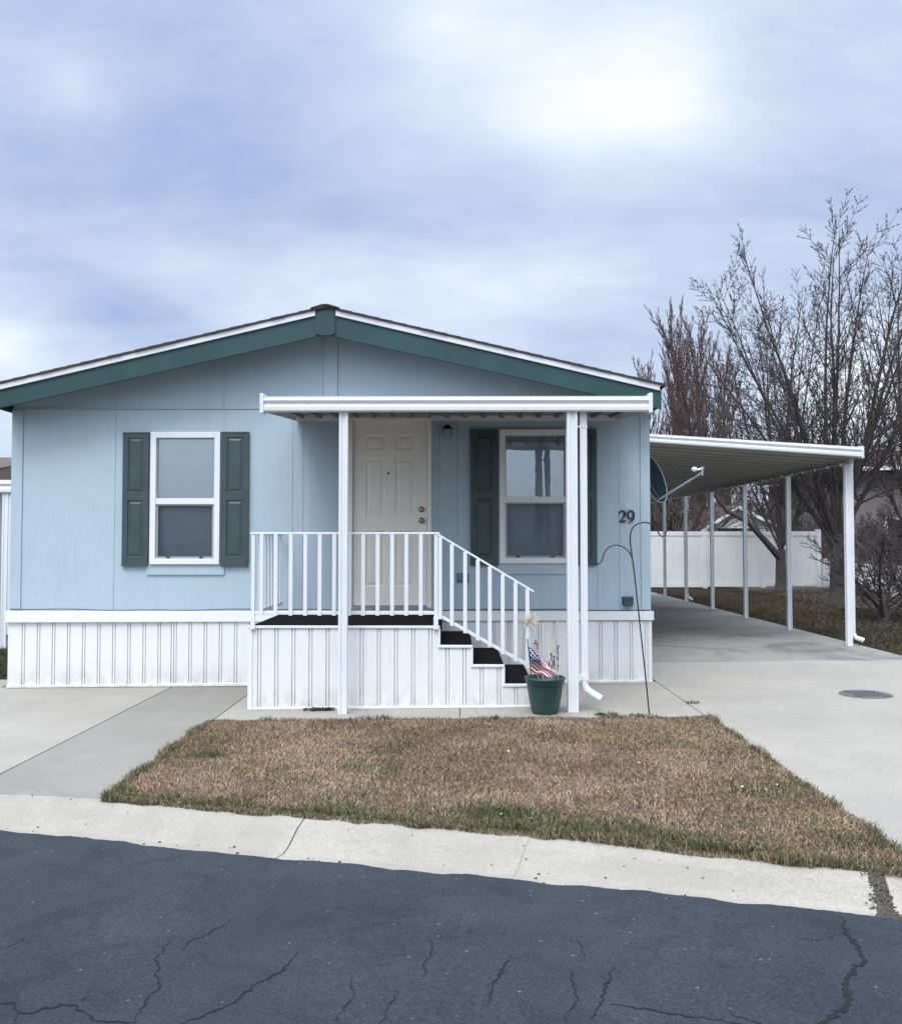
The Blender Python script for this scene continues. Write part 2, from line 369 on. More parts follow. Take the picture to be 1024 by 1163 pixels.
for pts, w in cracks:
    W = [G(x, y, -.0965) for x, y in pts]; fine = []
    for a, b in zip(W[:-1], W[1:]):
        n = max(4, int((b-a).length/.02))
        for i in range(n):
            q = a.lerp(b, i/n); fine.append(q+Vector((rnd.uniform(-1,1)*.012, rnd.uniform(-1,1)*.012, 0)))
    fine.append(W[-1]); L = []; Rr = []
    for i, q in enumerate(fine):
        t = (fine[min(i+1, len(fine)-1)]-fine[max(i-1, 0)]); t.z = 0; t.normalize(); nrm = Vector((-t.y, t.x, 0))
        ww = w*.52*(.3+rnd.random()*1.1)*min(1, .15+min(i, len(fine)-1-i)/6)
        L.append(Vector((*(q+nrm*ww).xy, gz(q.x)-.0955))); Rr.append(Vector((*(q-nrm*ww).xy, gz(q.x)-.0955)))
    n = len(fine); mb.add(L+Rr, [(i, i+1, n+i+1, n+i) for i in range(n-1)])
struct(mb, 'road_cracks', 'crack')
# base ground sheet to the horizon
mb = MB(); xs = [-4000, -600, -100, -14, 14, 100, 600, 4000]; ys = [-4000, -400, -60, 60, 400, 4000]
mb.add([(x, y, gz(x)-.17) for y in ys for x in xs], [(j*8+i, j*8+i+1, (j+1)*8+i+1, (j+1)*8+i) for j in range(5) for i in range(7)])
struct(mb, 'ground', 'far')
mb = MB()                                          # soil bed under slabs and lawn
for i in range(60):
    x0 = -14+i*.47; x1 = x0+.47
    mb.quad((x0, curbY(x0)-.01, gz(x0)-.035), (x1, curbY(x1)-.01, gz(x1)-.035), (x1, 46, gz(x1)-.035), (x0, 46, gz(x0)-.035))
struct(mb, 'soil_bed', 'dirt')
mb = MB()                                          # dirt wedge at the kerb joint
_t, _b = topw, botw; topw, botw = [_t[-1]+Vector((.0, 0, -.012)), ar0+Vector((.012, 0, -.014))], [_b[-1]+Vector((.0, 0, -.010)), br0+Vector((.015, 0, -.012))]
curb_section(mb, 0, 1, 14); rgd = random.Random(2)
A0, A1, B0, B1 = _t[-1], ar0, _b[-1], br0
for _ in range(420):                               # loose soil crumbs spilling over both ends
    t = rgd.random()**.8*1.05; u = rgd.gauss(.45, .42); a = A0.lerp(B0, t); b = A1.lerp(B1, t); q = a.lerp(b, u)
    q.z = gz(q.x)+np.interp(t, [p[0] for p in prof], [p[1] for p in prof])+.000; rr_ = rgd.uniform(.003, .013)*(1.3 if 0 < u < 1 else .6)
    mb.tube([q+Vector((-rr_, rgd.uniform(-rr_, rr_)*.5, 0)), q+Vector((0, 0, rr_*.35)), q+Vector((rr_, rgd.uniform(-rr_, rr_)*.5, 0))], [rr_*.35, rr_*.75, rr_*.3], 5)
topw, botw = _t, _b
struct(mb, 'dirt_joint', 'dirt')
XL = G(122, 907).x*.5+G(235, 822).x*.5; XJ = G(190, 783).x; XRt = G(803, 815).x
YW = G(520, 818).y                                  # back edge of the front lawn
def slab(mb, x0, x1, y0, y1, front=False, z=0):
    n = max(2, int((x1-x0)/.15)); vs = []
    for i in range(n+1):
        x = x0+(x1-x0)*i/n; ya = (curbY(x)+.022) if front else y0
        vs += [(x, ya, gz(x)+z-.10), (x, ya, gz(x)+z-.005), (x, ya+.006, gz(x)+z), (x, y1-.006, gz(x)+z), (x, y1, gz(x)+z-.005), (x, y1, gz(x)+z-.10)]
    fs = [(i*6+j, (i+1)*6+j, (i+1)*6+j+1, i*6+j+1) for i in range(n) for j in range(5)]
    fs += [(0,1,2,3,4,5), tuple(n*6+j for j in (5,4,3,2,1,0))]
    mb.add(vs, fs)
mb = MB(); g = .007
slab(mb, -14, XJ-g, 0, G(30, 863).y-g, True); slab(mb, -14, XJ-g, G(30, 863).y, YF+.05)
slab(mb, -14, WL-.12, YF+.06, YF+.62)
struct(mb, 'left_driveway', 'conc')
mb = MB(); slab(mb, XJ+g, XL-g, 0, YF+.05, True); struct(mb, 'left_driveway_strip', 'conc2')
mb = MB(); xm = G(522, 810).x
slab(mb, XL+g, xm-.004, YW, YF+.05, z=.002); slab(mb, xm+.004, XRt-g, YW, YF+.05, z=.002)
struct(mb, 'front_walk', 'conc')
YJ1 = G(880, 751).y; YJ2 = G(800, 697).y; XD = 5.86
mb = MB(); slab(mb, XRt+g, XD+1.6, 0, 7.0-g, True) if False else None
slab(mb, XRt+g, XD, 0, YJ1-g, True)
struct(mb, 'driveway', 'conc')
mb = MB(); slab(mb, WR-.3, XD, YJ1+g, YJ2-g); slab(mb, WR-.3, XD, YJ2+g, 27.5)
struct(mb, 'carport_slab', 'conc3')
# yards
mb = MB(); mb.quad((XD+.01, 3, gz(XD)-.012), (40, 3, gz(14)+.0), (40, 46, gz(14)), (XD+.01, 46, gz(XD)-.012))
mb.quad((-14, YF+.68, gz(-14)-.01), (WL-.05, YF+.68, gz(WL)-.01), (WL-.05, 46, gz(WL)-.01), (-14, 46, gz(-14)-.01))
mb.quad((WR-.3, 27.52, gz(2)-.012), (XD+.008, 27.52, gz(XD)-.012), (XD+.008, 46, gz(XD)-.012), (WR-.3, 46, gz(2)-.012))
struct(mb, 'side_yard', 'yard')
# front lawn bed
mb = MB(); n = 60
for i in range(n):
    x0 = XL+.004+(XRt-XL-.01)*i/n; x1 = XL+.004+(XRt-XL-.01)*(i+1)/n
    mb.quad((x0, curbY(x0)+.01, gz(x0)+.004), (x1, curbY(x1)+.01, gz(x1)+.004), (x1, YW-.004, gz(x1)+.004), (x0, YW-.004, gz(x0)+.004))
struct(mb, 'lawn_bed', 'thatch')

def blades(name, pts, heights, widths, cols, lean, label):
    n = len(pts); rs = np.random.RandomState(3)
    az = rs.uniform(0, 2*np.pi, n); la = rs.uniform(0, 2*np.pi, n)
    side = np.stack([np.cos(az), np.sin(az), np.zeros(n)], 1)*widths[:, None]*.5
    ln = np.stack([np.cos(la), np.sin(la), np.zeros(n)], 1)*(heights*lean)[:, None]
    h = np.zeros((n, 3)); h[:, 2] = heights*np.sqrt(np.clip(1-lean**2, .05, 1))
    mid = pts+ln*.35+h*.6; tip = pts+ln+h
    V = np.stack([pts-side, pts+side, mid+side*.7, mid-side*.7, tip], 1).reshape(-1, 3)
    me = bpy.data.meshes.new(name)
    base = np.arange(n)[:, None]*5
    q = (base+np.array([0,1,2,3])).reshape(-1); t = (base+np.array([3,2,4])).reshape(-1)
    me.vertices.add(n*5); me.vertices.foreach_set('co', V.astype(np.float32).reshape(-1))
    me.loops.add(n*7); me.loops.foreach_set('vertex_index', np.concatenate([q, t]).astype(np.int32))
    me.polygons.add(n*2)
    st = np.concatenate([np.arange(n)*4, n*4+np.arange(n)*3]).astype(np.int32)
    me.polygons.foreach_set('loop_start', st)
    me.update(calc_edges=True); me.validate()
    ca = me.color_attributes.new('Col', 'FLOAT_COLOR', 'POINT')
    c4 = np.ones((n, 5, 4), np.float32); c4[:, :, :3] = cols[:, None, :]
    ca.data.foreach_set('color', c4.reshape(-1))
    me.materials.append(M['blades'])
    o = bpy.data.objects.new(name, me); COL.objects.link(o)
    return tag(o, label, 'grass', kind='stuff')
def vnoise(x, y, s, seed):
    rs = np.random.RandomState(seed); T = rs.rand(64, 64); u = x*s+100; v = y*s+100
    i = np.floor(u).astype(int); j = np.floor(v).astype(int); fu = u-i; fv = v-j; fu = fu*fu*(3-2*fu); fv = fv*fv*(3-2*fv)
    g = lambda a, b: T[a % 64, b % 64]
    return (g(i,j)*(1-fu)+g(i+1,j)*fu)*(1-fv)+(g(i,j+1)*(1-fu)+g(i+1,j+1)*fu)*fv
gzv = lambda x: SL*np.clip(x, -14, 14)
rs = np.random.RandomState(11)
# main dormant lawn
n = 230000
x = rs.uniform(XL+.0, XRt-.0, n); cy = np.array([curbY(a) for a in np.linspace(XL, XRt, 200)]); cyx = np.interp(x, np.linspace(XL, XRt, 200), cy)
y = rs.uniform(0, 1, n)*(YW-4.2)+4.2; k = y > cyx+.015; x, y, cyx = x[k], y[k], cyx[k]; n = len(x)
edge = y-cyx
pat = vnoise(x, y, 1.6, 1)*.5+vnoise(x, y, 4.2, 2)*.3+vnoise(x, y, 11, 5)*.2
def patch(px, py, r):
    q = G(px, py); return np.exp(-(((x-q.x)/r)**2+((y-q.y)/(r*.6))**2))
green = np.clip(1-edge/(.05+.13*vnoise(x, y*0, 1.3, 9)), 0, 1)*.8
e2 = np.exp(-((x-.75)/.8)**2)*np.clip(1-edge/.55, 0, 1)*.85
green = green+e2+1.3*patch(235, 860, .11)+.9*patch(560, 925, .2)+.5*patch(432, 857, .09)+.35*patch(180, 862, .10)+.45*patch(990, 960, .25)+.22*patch(905, 900, .4)+.4*patch(130, 900, .15)
green = green+np.clip((pat-.60)*1.6, 0, .4)+np.clip((vnoise(x, y, 2.3, 95)-.86)*2.5, 0, .25)
isg = rs.rand(n) < np.clip(green, 0, .93)
big = vnoise(x, y, 1.1, 90)*.6+vnoise(x, y, 3.4, 91)*.4
lum = rs.uniform(.42, 1.15, n)[:, None]*(.42+.85*np.clip(pat*.5+big*.5, 0, 1)[:, None])
brown = np.stack([.44+.05*rs.rand(n), .305+.03*rs.rand(n), .20+.03*rs.rand(n)], 1)*lum*np.where(vnoise(x, y, 2.6, 77) > .55, .78, 1.05)[:, None]
pale = np.stack([.52+0*x, .44+0*x, .33+0*x], 1)*lum
lum = lum*(1-.35*np.clip(1-edge/.16, 0, 1)[:, None]*rs.rand(n)[:, None])
brown = np.where((rs.rand(n) < .16)[:, None], pale, brown)
brown = np.where(((vnoise(x, y, 2.1, 21)+rs.rand(n)*.6) > 1.05)[:, None], brown*np.array([.70,.74,.60]), brown)
grn = np.stack([.105+.06*rs.rand(n), .125+.05*rs.rand(n), .055+.02*rs.rand(n)], 1)*lum
darkedge = np.clip(1-edge/.09, 0, 1)[:, None]
cols = np.where(isg[:, None], grn, brown)
hgt = rs.uniform(.010, .036, n)*(1+.35*isg)*(1+.6*e2)*(.55+.9*vnoise(x, y, 5.5, 55))
lean = np.clip(rs.uniform(.45, 1.05, n)-.3*isg*rs.rand(n), .05, .985)
pts = np.stack([x, y, gzv(x)+.004], 1)
blades('dormant_lawn', pts, hgt, rs.uniform(.003, .0065, n), cols, lean, 'dry tan front lawn with green tufts along the kerb')
# ragged fringes over the edges of the lawn (kerb side, drive sides and walk side)
n = 26000
sel = rs.rand(n)
xa = rs.uniform(XL, XRt, n); ya = np.interp(xa, np.linspace(XL, XRt, 200), cy)+rs.uniform(-.03, .05, n)-.035*vnoise(xa, xa*0+3, 9, 61)*(vnoise(xa, xa*0, 3, 62) > .35)
s2 = sel > .62; m2 = s2.sum(); side = rs.rand(m2)
t = rs.rand(m2); xl = XL+rs.normal(0, .018, m2); xr = XRt+rs.normal(0, .018, m2)
yl = curbY(XL)+t*(YW-curbY(XL)); yr = curbY(XRt)+t*(YW-curbY(XRt)); xt = XL+t*(XRt-XL); yt = YW+rs.normal(0, .015, m2)
xa[s2] = np.where(side < .3, xl, np.where(side < .6, xr, xt)); ya[s2] = np.where(side < .3, yl, np.where(side < .6, yr, yt))
c1 = np.where((rs.rand(n) < .55)[:, None], np.stack([.06+.05*rs.rand(n), .07+.045*rs.rand(n), .03+.02*rs.rand(n)], 1), np.stack([.22+.16*rs.rand(n), .165+.12*rs.rand(n), .11+.09*rs.rand(n)], 1))
clump = np.clip(vnoise(xa, ya, 6, 31)*1.6-.25, .15, 1.3)
blades('lawn_edge_grass', np.stack([xa, ya, gzv(xa)+.0], 1), rs.uniform(.02, .06, n)*clump+.01, rs.uniform(.003, .007, n), c1, np.clip(rs.uniform(.2, .95, n), 0, .96), 'ragged darker grass fringe round the edges of the front lawn')
# side yard grass
n = 90000
x = rs.uniform(XD+.03, 15, n); y = 10+18*rs.rand(n)**1.1
isg = rs.rand(n) < np.clip(vnoise(x, y, .8, 4)*1.1-.42, .02, .5)
lum = rs.uniform(.5, 1.3, n)[:, None]
cols = np.where(isg[:, None], np.array([[.055,.062,.03]]), np.array([[.115,.083,.058]]))*lum
cols = cols*np.where(((x > 8.0) & (vnoise(x, y, .5, 8) > .3))[:, None], .6, 1)
blades('side_yard_grass', np.stack([x, y, gzv(x)-.005], 1), rs.uniform(.02, .055, n), rs.uniform(.008, .018, n), cols, np.clip(rs.uniform(.2, .95, n), 0, .96), 'thin brown and green grass beyond the carport posts')
n = 9000
x = rs.uniform(-9, WL-.1, n); y = rs.uniform(YF+.7, 18, n)
blades('neighbour_yard_grass', np.stack([x, y, gzv(x)-.005], 1), rs.uniform(.03, .07, n), rs.uniform(.008, .018, n), np.array([[.06,.085,.03]])*rs.uniform(.6, 1.4, n)[:, None], np.clip(rs.uniform(.2, .9, n), 0, .96), 'short green grass left of the blue home')
# crumbs of leaf on lawn
def scatter_leaves(name, places, m, size, label):
    mb = MB()
    for (px, py) in places:
        q = G(px, py, .03); a = rnd.uniform(0, 6.28); s = size*rnd.uniform(.6, 1.3)
        u = Vector((math.cos(a), math.sin(a), rnd.uniform(-.3, .3)))*s; w = Vector((-math.sin(a), math.cos(a), rnd.uniform(-.3, .5)))*s*.55
        mb.add([q-u, q-w*.9+u*.1, q+u, q+w+u*.1], [(0,1,2,3)])
    return tag(mb.build(name, m), label, 'leaves', kind='stuff')
pl = [(520+rnd.uniform(0, 460), 880+rnd.uniform(0, 70)) for _ in range(11)]+[(180+rnd.uniform(0, 700), 832+rnd.uniform(0, 80)) for _ in range(9)]
scatter_leaves('fallen_leaves', pl, 'leafpale', .011, 'scattered pale leaf scraps on the front lawn')
mb = MB()
for _ in range(110):
    px = rnd.uniform(20, 1000); s = rnd.random()
    a = interp(topw, 2+s*8); b = interp(botw, 2+s*8); t = rnd.choice([rnd.uniform(.02, .12), rnd.uniform(.6, 1.05), rnd.uniform(.9, 1.05)])
    q = a.lerp(b, t); q.z = gz(q.x)+np.interp(t, [p[0] for p in prof], [p[1] for p in prof])+.003
    r = rnd.uniform(.002, .0085)*rnd.choice((.6, 1, 1))
    mb.tube([q+Vector((-r, 0, 0)), q+Vector((0, 0, r*.4)), q+Vector((r, r*.4, 0))], [r*.3, r*.6, r*.25], 5)
tag(mb.build('gravel_bits', 'leafrust'), 'crumbs of grit and leaf lying along the kerb', 'debris', kind='stuff')

# ------------------------------------------------------------------ the home
home = thing('manufactured_home', (XC, YF, gz(XC)), 'pale blue single-storey home with green gable fascia and white ribbed skirting', 'house')
ZH = zf(464)
wx0, wx1, wz0, wz1 = xf(171), xf(250), zf(641), zf(491)
vx0, vx1 = xf(567), xf(648); vz0, vz1 = zf(640), zf(488)
dx0, dx1, dz0, dz1 = xf(395), xf(490), zf(692), zf(474)
OPEN = [(wx0, wx1, wz0, wz1), (vx0, vx1, vz0, vz1), (dx0, dx1, dz0, dz1)]
ZB = ZSK-.02
seams = [xf(25), xf(130), xf(332), xf(344), xf(498), xf(519), xf(678), xf(703), xf(727)]
up_seams = [xf(130), xf(253), xf(366), xf(383), xf(603)]
gw = .0022
def inside(x, z): return any(a < x < b and c < z < d for a, b, c, d in OPEN)
def lower(mb, y, seam):
    xs = sorted([WL, WR]+[v for o in OPEN for v in o[:2]]+([s+q for s in seams for q in (-gw, gw)] if seam else []))
    zs = sorted([ZB, ZH]+[v for o in OPEN for v in o[2:]]+([ZH-.010] if seam else []))
    for a, b in zip(xs[:-1], xs[1:]):
        if seam and any(abs((a+b)/2-s) < gw*.9 for s in seams): continue
        for c, d in zip(zs[:-1], zs[1:]):
            if inside((a+b)/2, (c+d)/2) or (seam and c >= ZH-.0101): continue
            mb.quad((a,y,c), (b,y,c), (b,y,d), (a,y,d))
def upper(mb, y, seam):
    xs = sorted([WL, XC, WR]+([s+q for s in up_seams for q in (-gw, gw)] if seam else []))
    for a, b in zip(xs[:-1], xs[1:]):
        if seam and any(abs((a+b)/2-s) < gw*.9 for s in up_seams): continue
        mb.quad((a,y,ZH), (b,y,ZH), (b,y,rt(b)-.06), (a,y,rt(a)-.06))
mb = MB(); lower(mb, YF, True); upper(mb, YF, True); lower(mb, YF+.006, False); upper(mb, YF+.006, False)
for a, b, c, d in OPEN:
    for q in ((a,a,c,d), (b,b,c,d), (a,b,c,c), (a,b,d,d)):
        mb.quad((q[0],YF,q[2]), (q[1],YF,q[2]) if q[0]!=q[1] else (q[0],YF+.14,q[2]), (q[1],YF+.14,q[3]), (q[0],YF+.14,q[3]) if q[0]!=q[1] else (q[0],YF,q[3]))
YB = YF+13.5
for x in (WL, WR): mb.quad((x,YF,ZB), (x,YB,ZB), (x,YB,rt(x)-.06), (x,YF,rt(x)-.06))
mb.quad((WL,YB,ZB), (WR,YB,ZB), (WR,YB,rt(WR)-.06), (WL,YB,rt(WL)-.06)); mb.add([(WL,YB,rt(WL)-.06),(WR,YB,rt(WR)-.06),(XC,YB,rt(XC)-.06)], [(0,1,2)])
mb.quad((WL,YF,ZB), (WR,YF,ZB), (WR,YB,ZB), (WL,YB,ZB))
mb.build('wall', 'siding', home)
# painted trim boards (corner boards, ridge batten, boards under windows)
mb = MB()
for q in ((xf(366.5), xf(382.5), YF-.014, YF+.01, ZH+.004, rt(XC)-.2), (WL-.012, xf(24.5), YF-.008, YF+.01, ZB, ZH-.012), (xf(727.5), WR+.012, YF-.008, YF+.01, ZB, ZH-.012),
  (wx0-.04, wx1+.05, YF-.018, YF+.01, zf(653), wz0-.003), (vx0-.02, vx1+.03, YF-.018, YF+.01, zf(652), vz0-.003)):
    MB().box(*q).build('trim_board', 'siding', home, bevel=.002)
mb = MB(); mb.box(WL, WR, YF-.009, YF+.01, ZH-.003, ZH+.006); mb.build('flashing', 'siding', home)
# dark line where the skirt cap tucks under the siding, drawn as a thin uneven tube
mb = MB(); pts = []
for i in range(90):
    x = WL+(WR-WL)*i/89; pts.append((x, YF-.018, ZSK+.014+.006*math.sin(x*2.3)+.004*math.sin(x*7)))
mb.tube(pts, .005, 5); mb.build('dark_line', 'darkmetal', home)
# roof
roof = MB()
for sgn in (-1, 1):
    x0, x1 = XC, XC+sgn*RH
    def q(x, z): return (x, YG+.05, z)
    roof.prism([(x0, YG+.02, rt(x0)-.02), (x1, YG+.02, rt(x1)-.02), (x1, YG+.02, rt(x1)-.06), (x0, YG+.02, rt(x0)-.06)], (0, YB+.3-YG, 0))
rf = roof.build('roof', 'soffit', home)
mb = MB(); nC = 25; cs = RH*1.012/nC
for sgn in (-1, 1):
    for i in range(nC):
        a = XC+sgn*i*cs; b = XC+sgn*(i+1)*cs; th = .005; za = rt(a); zb = rt(b); e = rnd.uniform(-.005, .005)
        mb.prism([(a, YG-.035+e, za-.018), (b, YG-.035+e, zb-.018), (b, YG-.035+e, zb+th+.002), (a, YG-.035+e, za+.002)], (0, YB+.36-YG, 0))
mb.prism([(XC-.16, YG-.045, rt(XC-.16)+.006), (XC, YG-.045, rt(XC)+.004), (XC+.16, YG-.045, rt(XC+.16)+.006), (XC+.15, YG-.045, rt(XC+.15)+.016), (XC+.03, YG-.045, rt(XC)+.018), (XC-.03, YG-.045, rt(XC)+.018), (XC-.15, YG-.045, rt(XC-.15)+.016)], (0, YB+.4-YG, 0))
mb.build('shingles', 'shingle', rf)
mb = MB(); dr = .064
for sgn in (-1, 1):
    a = XC+sgn*.11; b = XC+sgn*RH
    mb.prism([(a, YG-.02, rt(a)-.020), (b, YG-.02, rt(b)-.020), (b, YG-.02, rt(b)-dr-.012), (a, YG-.02, rt(a)-dr-.012)], (0, .035, 0))
    mb.prism([(b-sgn*.02, YG-.02, rt(b)-.025), (b, YG-.02, rt(b)-.025), (b, YG-.02, rt(b)-dr-.012), (b-sgn*.02, YG-.02, rt(b)-dr-.012)], (0, YB-YG, 0))
mb.build('drip_edge', 'alu', rf)
mb = MB()
for sgn in (-1, 1):
    a = XC; b = XC+sgn*RH; fd = .205
    mb.prism([(a, YG, rt(a)-dr), (b, YG, rt(b)-dr), (b, YG, rt(b)-dr-fd), (a, YG, rt(a)-dr-fd-.035)], (0, .03, 0))
    c = b-sgn*.024
    mb.prism([(c, YG+.032, rt(b)-dr-.02), (b, YG+.032, rt(b)-dr-.02), (b, YG+.032, rt(b)-dr-fd+.03), (c, YG+.032, rt(b)-dr-fd+.03)], (0, YB-YG, 0))
zr = rt(XC)
mb.prism([(XC-.105, YG-.016, rt(XC-.1)-.022), (XC-.105, YG-.016, zr-.295), (XC-.05, YG-.016, zr-.315), (XC+.05, YG-.016, zr-.315), (XC+.105, YG-.016, zr-.295), (XC+.105, YG-.016, rt(XC+.1)-.022), (XC, YG-.016, zr-.012)], (0, .05, 0))
mb.build('fascia', 'green', rf, bevel=.002)
# skirting
def ribbed(mb, x0, x1, y, zb, zt, pitch=.166, phase=0, tilt=0):
    """vertical skirting panels with twin grooves, built as a folded profile; zt(x) top, zb(x) bottom"""
    pr = [(x0, 0)]; x = x0+phase
    while x < x1-.03:
        if x > x0+.004:
            for o, dd in ((0,0), (.002,.018), (.010,.018), (.012,0), (.028,0), (.030,.016), (.037,.016), (.039,0)): pr.append((x+o, dd))
        x += pitch
    pr.append((x1, 0)); pr = [p for p in pr if p[0] <= x1]
    for (a, da), (b, db) in zip(pr[:-1], pr[1:]):
        if b-a < 1e-6: continue
        zz = zt((a+b)/2)
        sh = tilt
        mb.quad((a, y+da, zb(a)), (b, y+db, zb(b)), (b+sh, y+db, zz), (a+sh, y+da, zz))
zcap0 = zf(706)
sk = MB(); YS = YF-.02
ribbed(sk, WL-.01, xf(196), YS, lambda x: gz(x)+.012, lambda x: zcap0+.01, phase=.15)
ribbed(sk, xf(197), WR+.015, YS-.012, lambda x: gz(x)+.012, lambda x: zcap0+.01, phase=.02)
sk.quad((WL-.01,YS,gz(WL)), (WL-.01,YS,zcap0), (WL-.01,YB,zcap0), (WL-.01,YB,gz(WL))); sk.quad((WR+.015,YS-.012,gz(WR)), (WR+.015,YS-.012,zcap0), (WR+.015,YB,zcap0), (WR+.015,YB,gz(WR)))
sko = sk.build('skirting', 'skirt', home)
mb = MB()
mb.hexa([(WL-.03,YS-.035,zf(707)),(WR+.035,YS-.035,zf(704)),(WR+.035,YS+.02,zf(704)),(WL-.03,YS+.02,zf(707)),(WL-.03,YS-.030,ZSK),(WR+.035,YS-.030,ZSK),(WR+.035,YS+.02,ZSK),(WL-.03,YS+.02,ZSK)])
mb.hexa([(WL-.015,YS-.022,gz(WL)+.004),(xf(284),YS-.030,gz(xf(284))+.004),(xf(284),YS+.0,gz(xf(284))+.004),(WL-.015,YS+.0,gz(WL)+.004),(WL-.015,YS-.022,gz(WL)+.034),(xf(284),YS-.030,gz(xf(284))+.034),(xf(284),YS,gz(xf(284))+.034),(WL-.015,YS,gz(WL)+.034)])
mb.hexa([(xf(284),YS-.030,gz(xf(284))+.004),(WR+.02,YS-.030,gz(WR)+.004),(WR+.02,YS,gz(WR)+.004),(xf(284),YS,gz(xf(284))+.004),(xf(284),YS-.030,gz(xf(284))+.034),(WR+.02,YS-.030,gz(WR)+.034),(WR+.02,YS,gz(WR)+.034),(xf(284),YS,gz(xf(284))+.034)])
mb.build('skirting_cap', 'skirt', sko, bevel=.004)

def paneled(mb, x0, x1, z0, z1, yf, th, panels, depth=.012, bw=.02, raise_=.75):
    xs = sorted(set([x0, x1]+[v for p in panels for v in p[:2]])); zs = sorted(set([z0, z1]+[v for p in panels for v in p[2:]]))
    for a, b in zip(xs[:-1], xs[1:]):
        for c, d in zip(zs[:-1], zs[1:]):
            mx, mz = (a+b)/2, (c+d)/2
            if any(p[0] < mx < p[1] and p[2] < mz < p[3] for p in panels): continue
            mb.quad((a,yf,c), (b,yf,c), (b,yf,d), (a,yf,d))
    for a, b, c, d in panels:
        def ring(i, yy): return [(a+i,yy,c+i), (b-i,yy,c+i), (b-i,yy,d-i), (a+i,yy,d-i)]
        rr = [ring(0, yf), ring(bw*.3, yf+depth), ring(bw*.7, yf+depth), ring(bw*1.7, yf+depth*(1-raise_))]
        for p, q in zip(rr[:-1], rr[1:]):
            for i in range(4): j = (i+1) % 4; mb.quad(p[i], p[j], q[j], q[i])
        mb.quad(*rr[-1])
    mb.quad((x0,yf,z0),(x0,yf+th,z0),(x0,yf+th,z1),(x0,yf,z1)); mb.quad((x1,yf,z0),(x1,yf,z1),(x1,yf+th,z1),(x1,yf+th,z0))
    mb.quad((x0,yf,z1),(x0,yf+th,z1),(x1,yf+th,z1),(x1,yf,z1)); mb.quad((x0,yf,z0),(x1,yf,z0),(x1,yf+th,z0),(x0,yf+th,z0))
def shutter(px0, px1, py0, py1, label=None):
    x0, x1, z0, z1 = xf(px0), xf(px1), zf(py1), zf(py0); w = x1-x0; zm = z0+(z1-z0)*.52; e = w*.2
    mb = MB(); paneled(mb, x0, x1, z0, z1, YF-.035, .03, [(x0+e, x1-e, z0+.10, zm-.045), (x0+e, x1-e, zm+.045, z1-.06)], .011, .022)
    mb.box(x0-.004, x1+.004, YF-.040, YF-.0345, z0, z0+.016); mb.box(x0-.004, x1+.004, YF-.040, YF-.0345, z1-.016, z1)
    o = mb.build('shutter', 'shutter', home)
    mb = MB()
    for x in (x0+w*.5,):
        for z in (z0+.06, z1-.035, zm): mb.lathe([(0,.004),(.007,.003),(.008,0)], (x, YF-.036, z), 8)
    return o
shutter(139.5, 169, 491, 643); shutter(251.5, 282.5, 490.5, 643)
shutter(534, 565, 488, 642); shutter(650, 677, 488, 642)
def window(x0, x1, z0, z1, blind_gap, name='window'):
    zm = z0+(z1-z0)*.475; fw = .062; y0 = YF-.042; y1 = YF+.06
    mb = MB()
    mb.box(x0, x0+fw, y0, y1, z0, z1); mb.box(x1-fw, x1, y0, y1, z0, z1)
    mb.box(x0+fw, x1-fw, y0, y1, z1-fw, z1); mb.box(x0+fw, x1-fw, y0, y1, z0, z0+fw)
    mb.box(x0+fw, x1-fw, y0+.006, y1-.01, zm-.032, zm+.034)
    w = mb.build(name, 'white', home, bevel=.004)
    mb = MB(); s = .024                       # sashes
    a, b, c, d = x0+fw, x1-fw, z0+fw, zm-.032
    mb.box(a, a+s, y0+.02, y0+.05, c, d); mb.box(b-s, b, y0+.02, y0+.05, c, d); mb.box(a+s, b-s, y0+.02, y0+.05, d-s*.6, d); mb.box(a+s, b-s, y0+.02, y0+.05, c, c+s)
    c2, d2 = zm+.034, z1-fw; s2 = .012
    mb.box(a, a+s2, y0+.03, y0+.06, c2, d2); mb.box(b-s2, b, y0+.03, y0+.06, c2, d2); mb.box(a+s2, b-s2, y0+.03, y0+.06, d2-s2, d2)
    mb.build('sash', 'sill', w)
    mb = MB(); mb.quad((a+s2, y0+.045, c2), (b-s2, y0+.045, c2), (b-s2, y0+.045, d2-s2), (a+s2, y0+.045, d2-s2)); mb.build('pane', 'glass', w)
    mb = MB(); mb.quad((a+s, y0+.052, c+s), (b-s, y0+.052, c+s), (b-s, y0+.052, d-s*.6), (a+s, y0+.052, d-s*.6)); mb.build('pane', 'glasslow', w)
    mb = MB(); mb.quad((a+s, y0+.034, c+s), (b-s, y0+.034, c+s), (b-s, y0+.034, d-s*.6), (a+s, y0+.034, d-s*.6)); mb.build('insect_screen', 'screen', w)
    mb = MB(); yb = YF+.085; p = .0235; z = c+.006      # venetian blind, tilted slats
    while z < d2:
        sag = .0015*math.sin(z*40)
        mb.hexa([(a-.02, yb-.010, z), (b+.02, yb-.010, z+sag), (b+.02, yb+.010, z+.0225+sag), (a-.02, yb+.010, z+.0225),
                 (a-.02, yb-.0105, z+.0015), (b+.02, yb-.0105, z+.0015+sag), (b+.02, yb+.0095, z+.024+sag), (a-.02, yb+.0095, z+.024)]); z += p
    for t in (.18, .82): mb.box(a+(b-a)*t-.0015, a+(b-a)*t+.0015, yb-.0135, yb-.0115, c, d2)
    mb.build('blinds', 'blind', w)
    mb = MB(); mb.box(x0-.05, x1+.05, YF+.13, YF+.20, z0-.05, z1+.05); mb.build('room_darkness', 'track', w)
    for q in (a+.12, b-.16): MB().box(q, q+.04, y0+.010, y0+.02, c+.008, c+.022).build('latch', 'darkmetal', w)
    return w
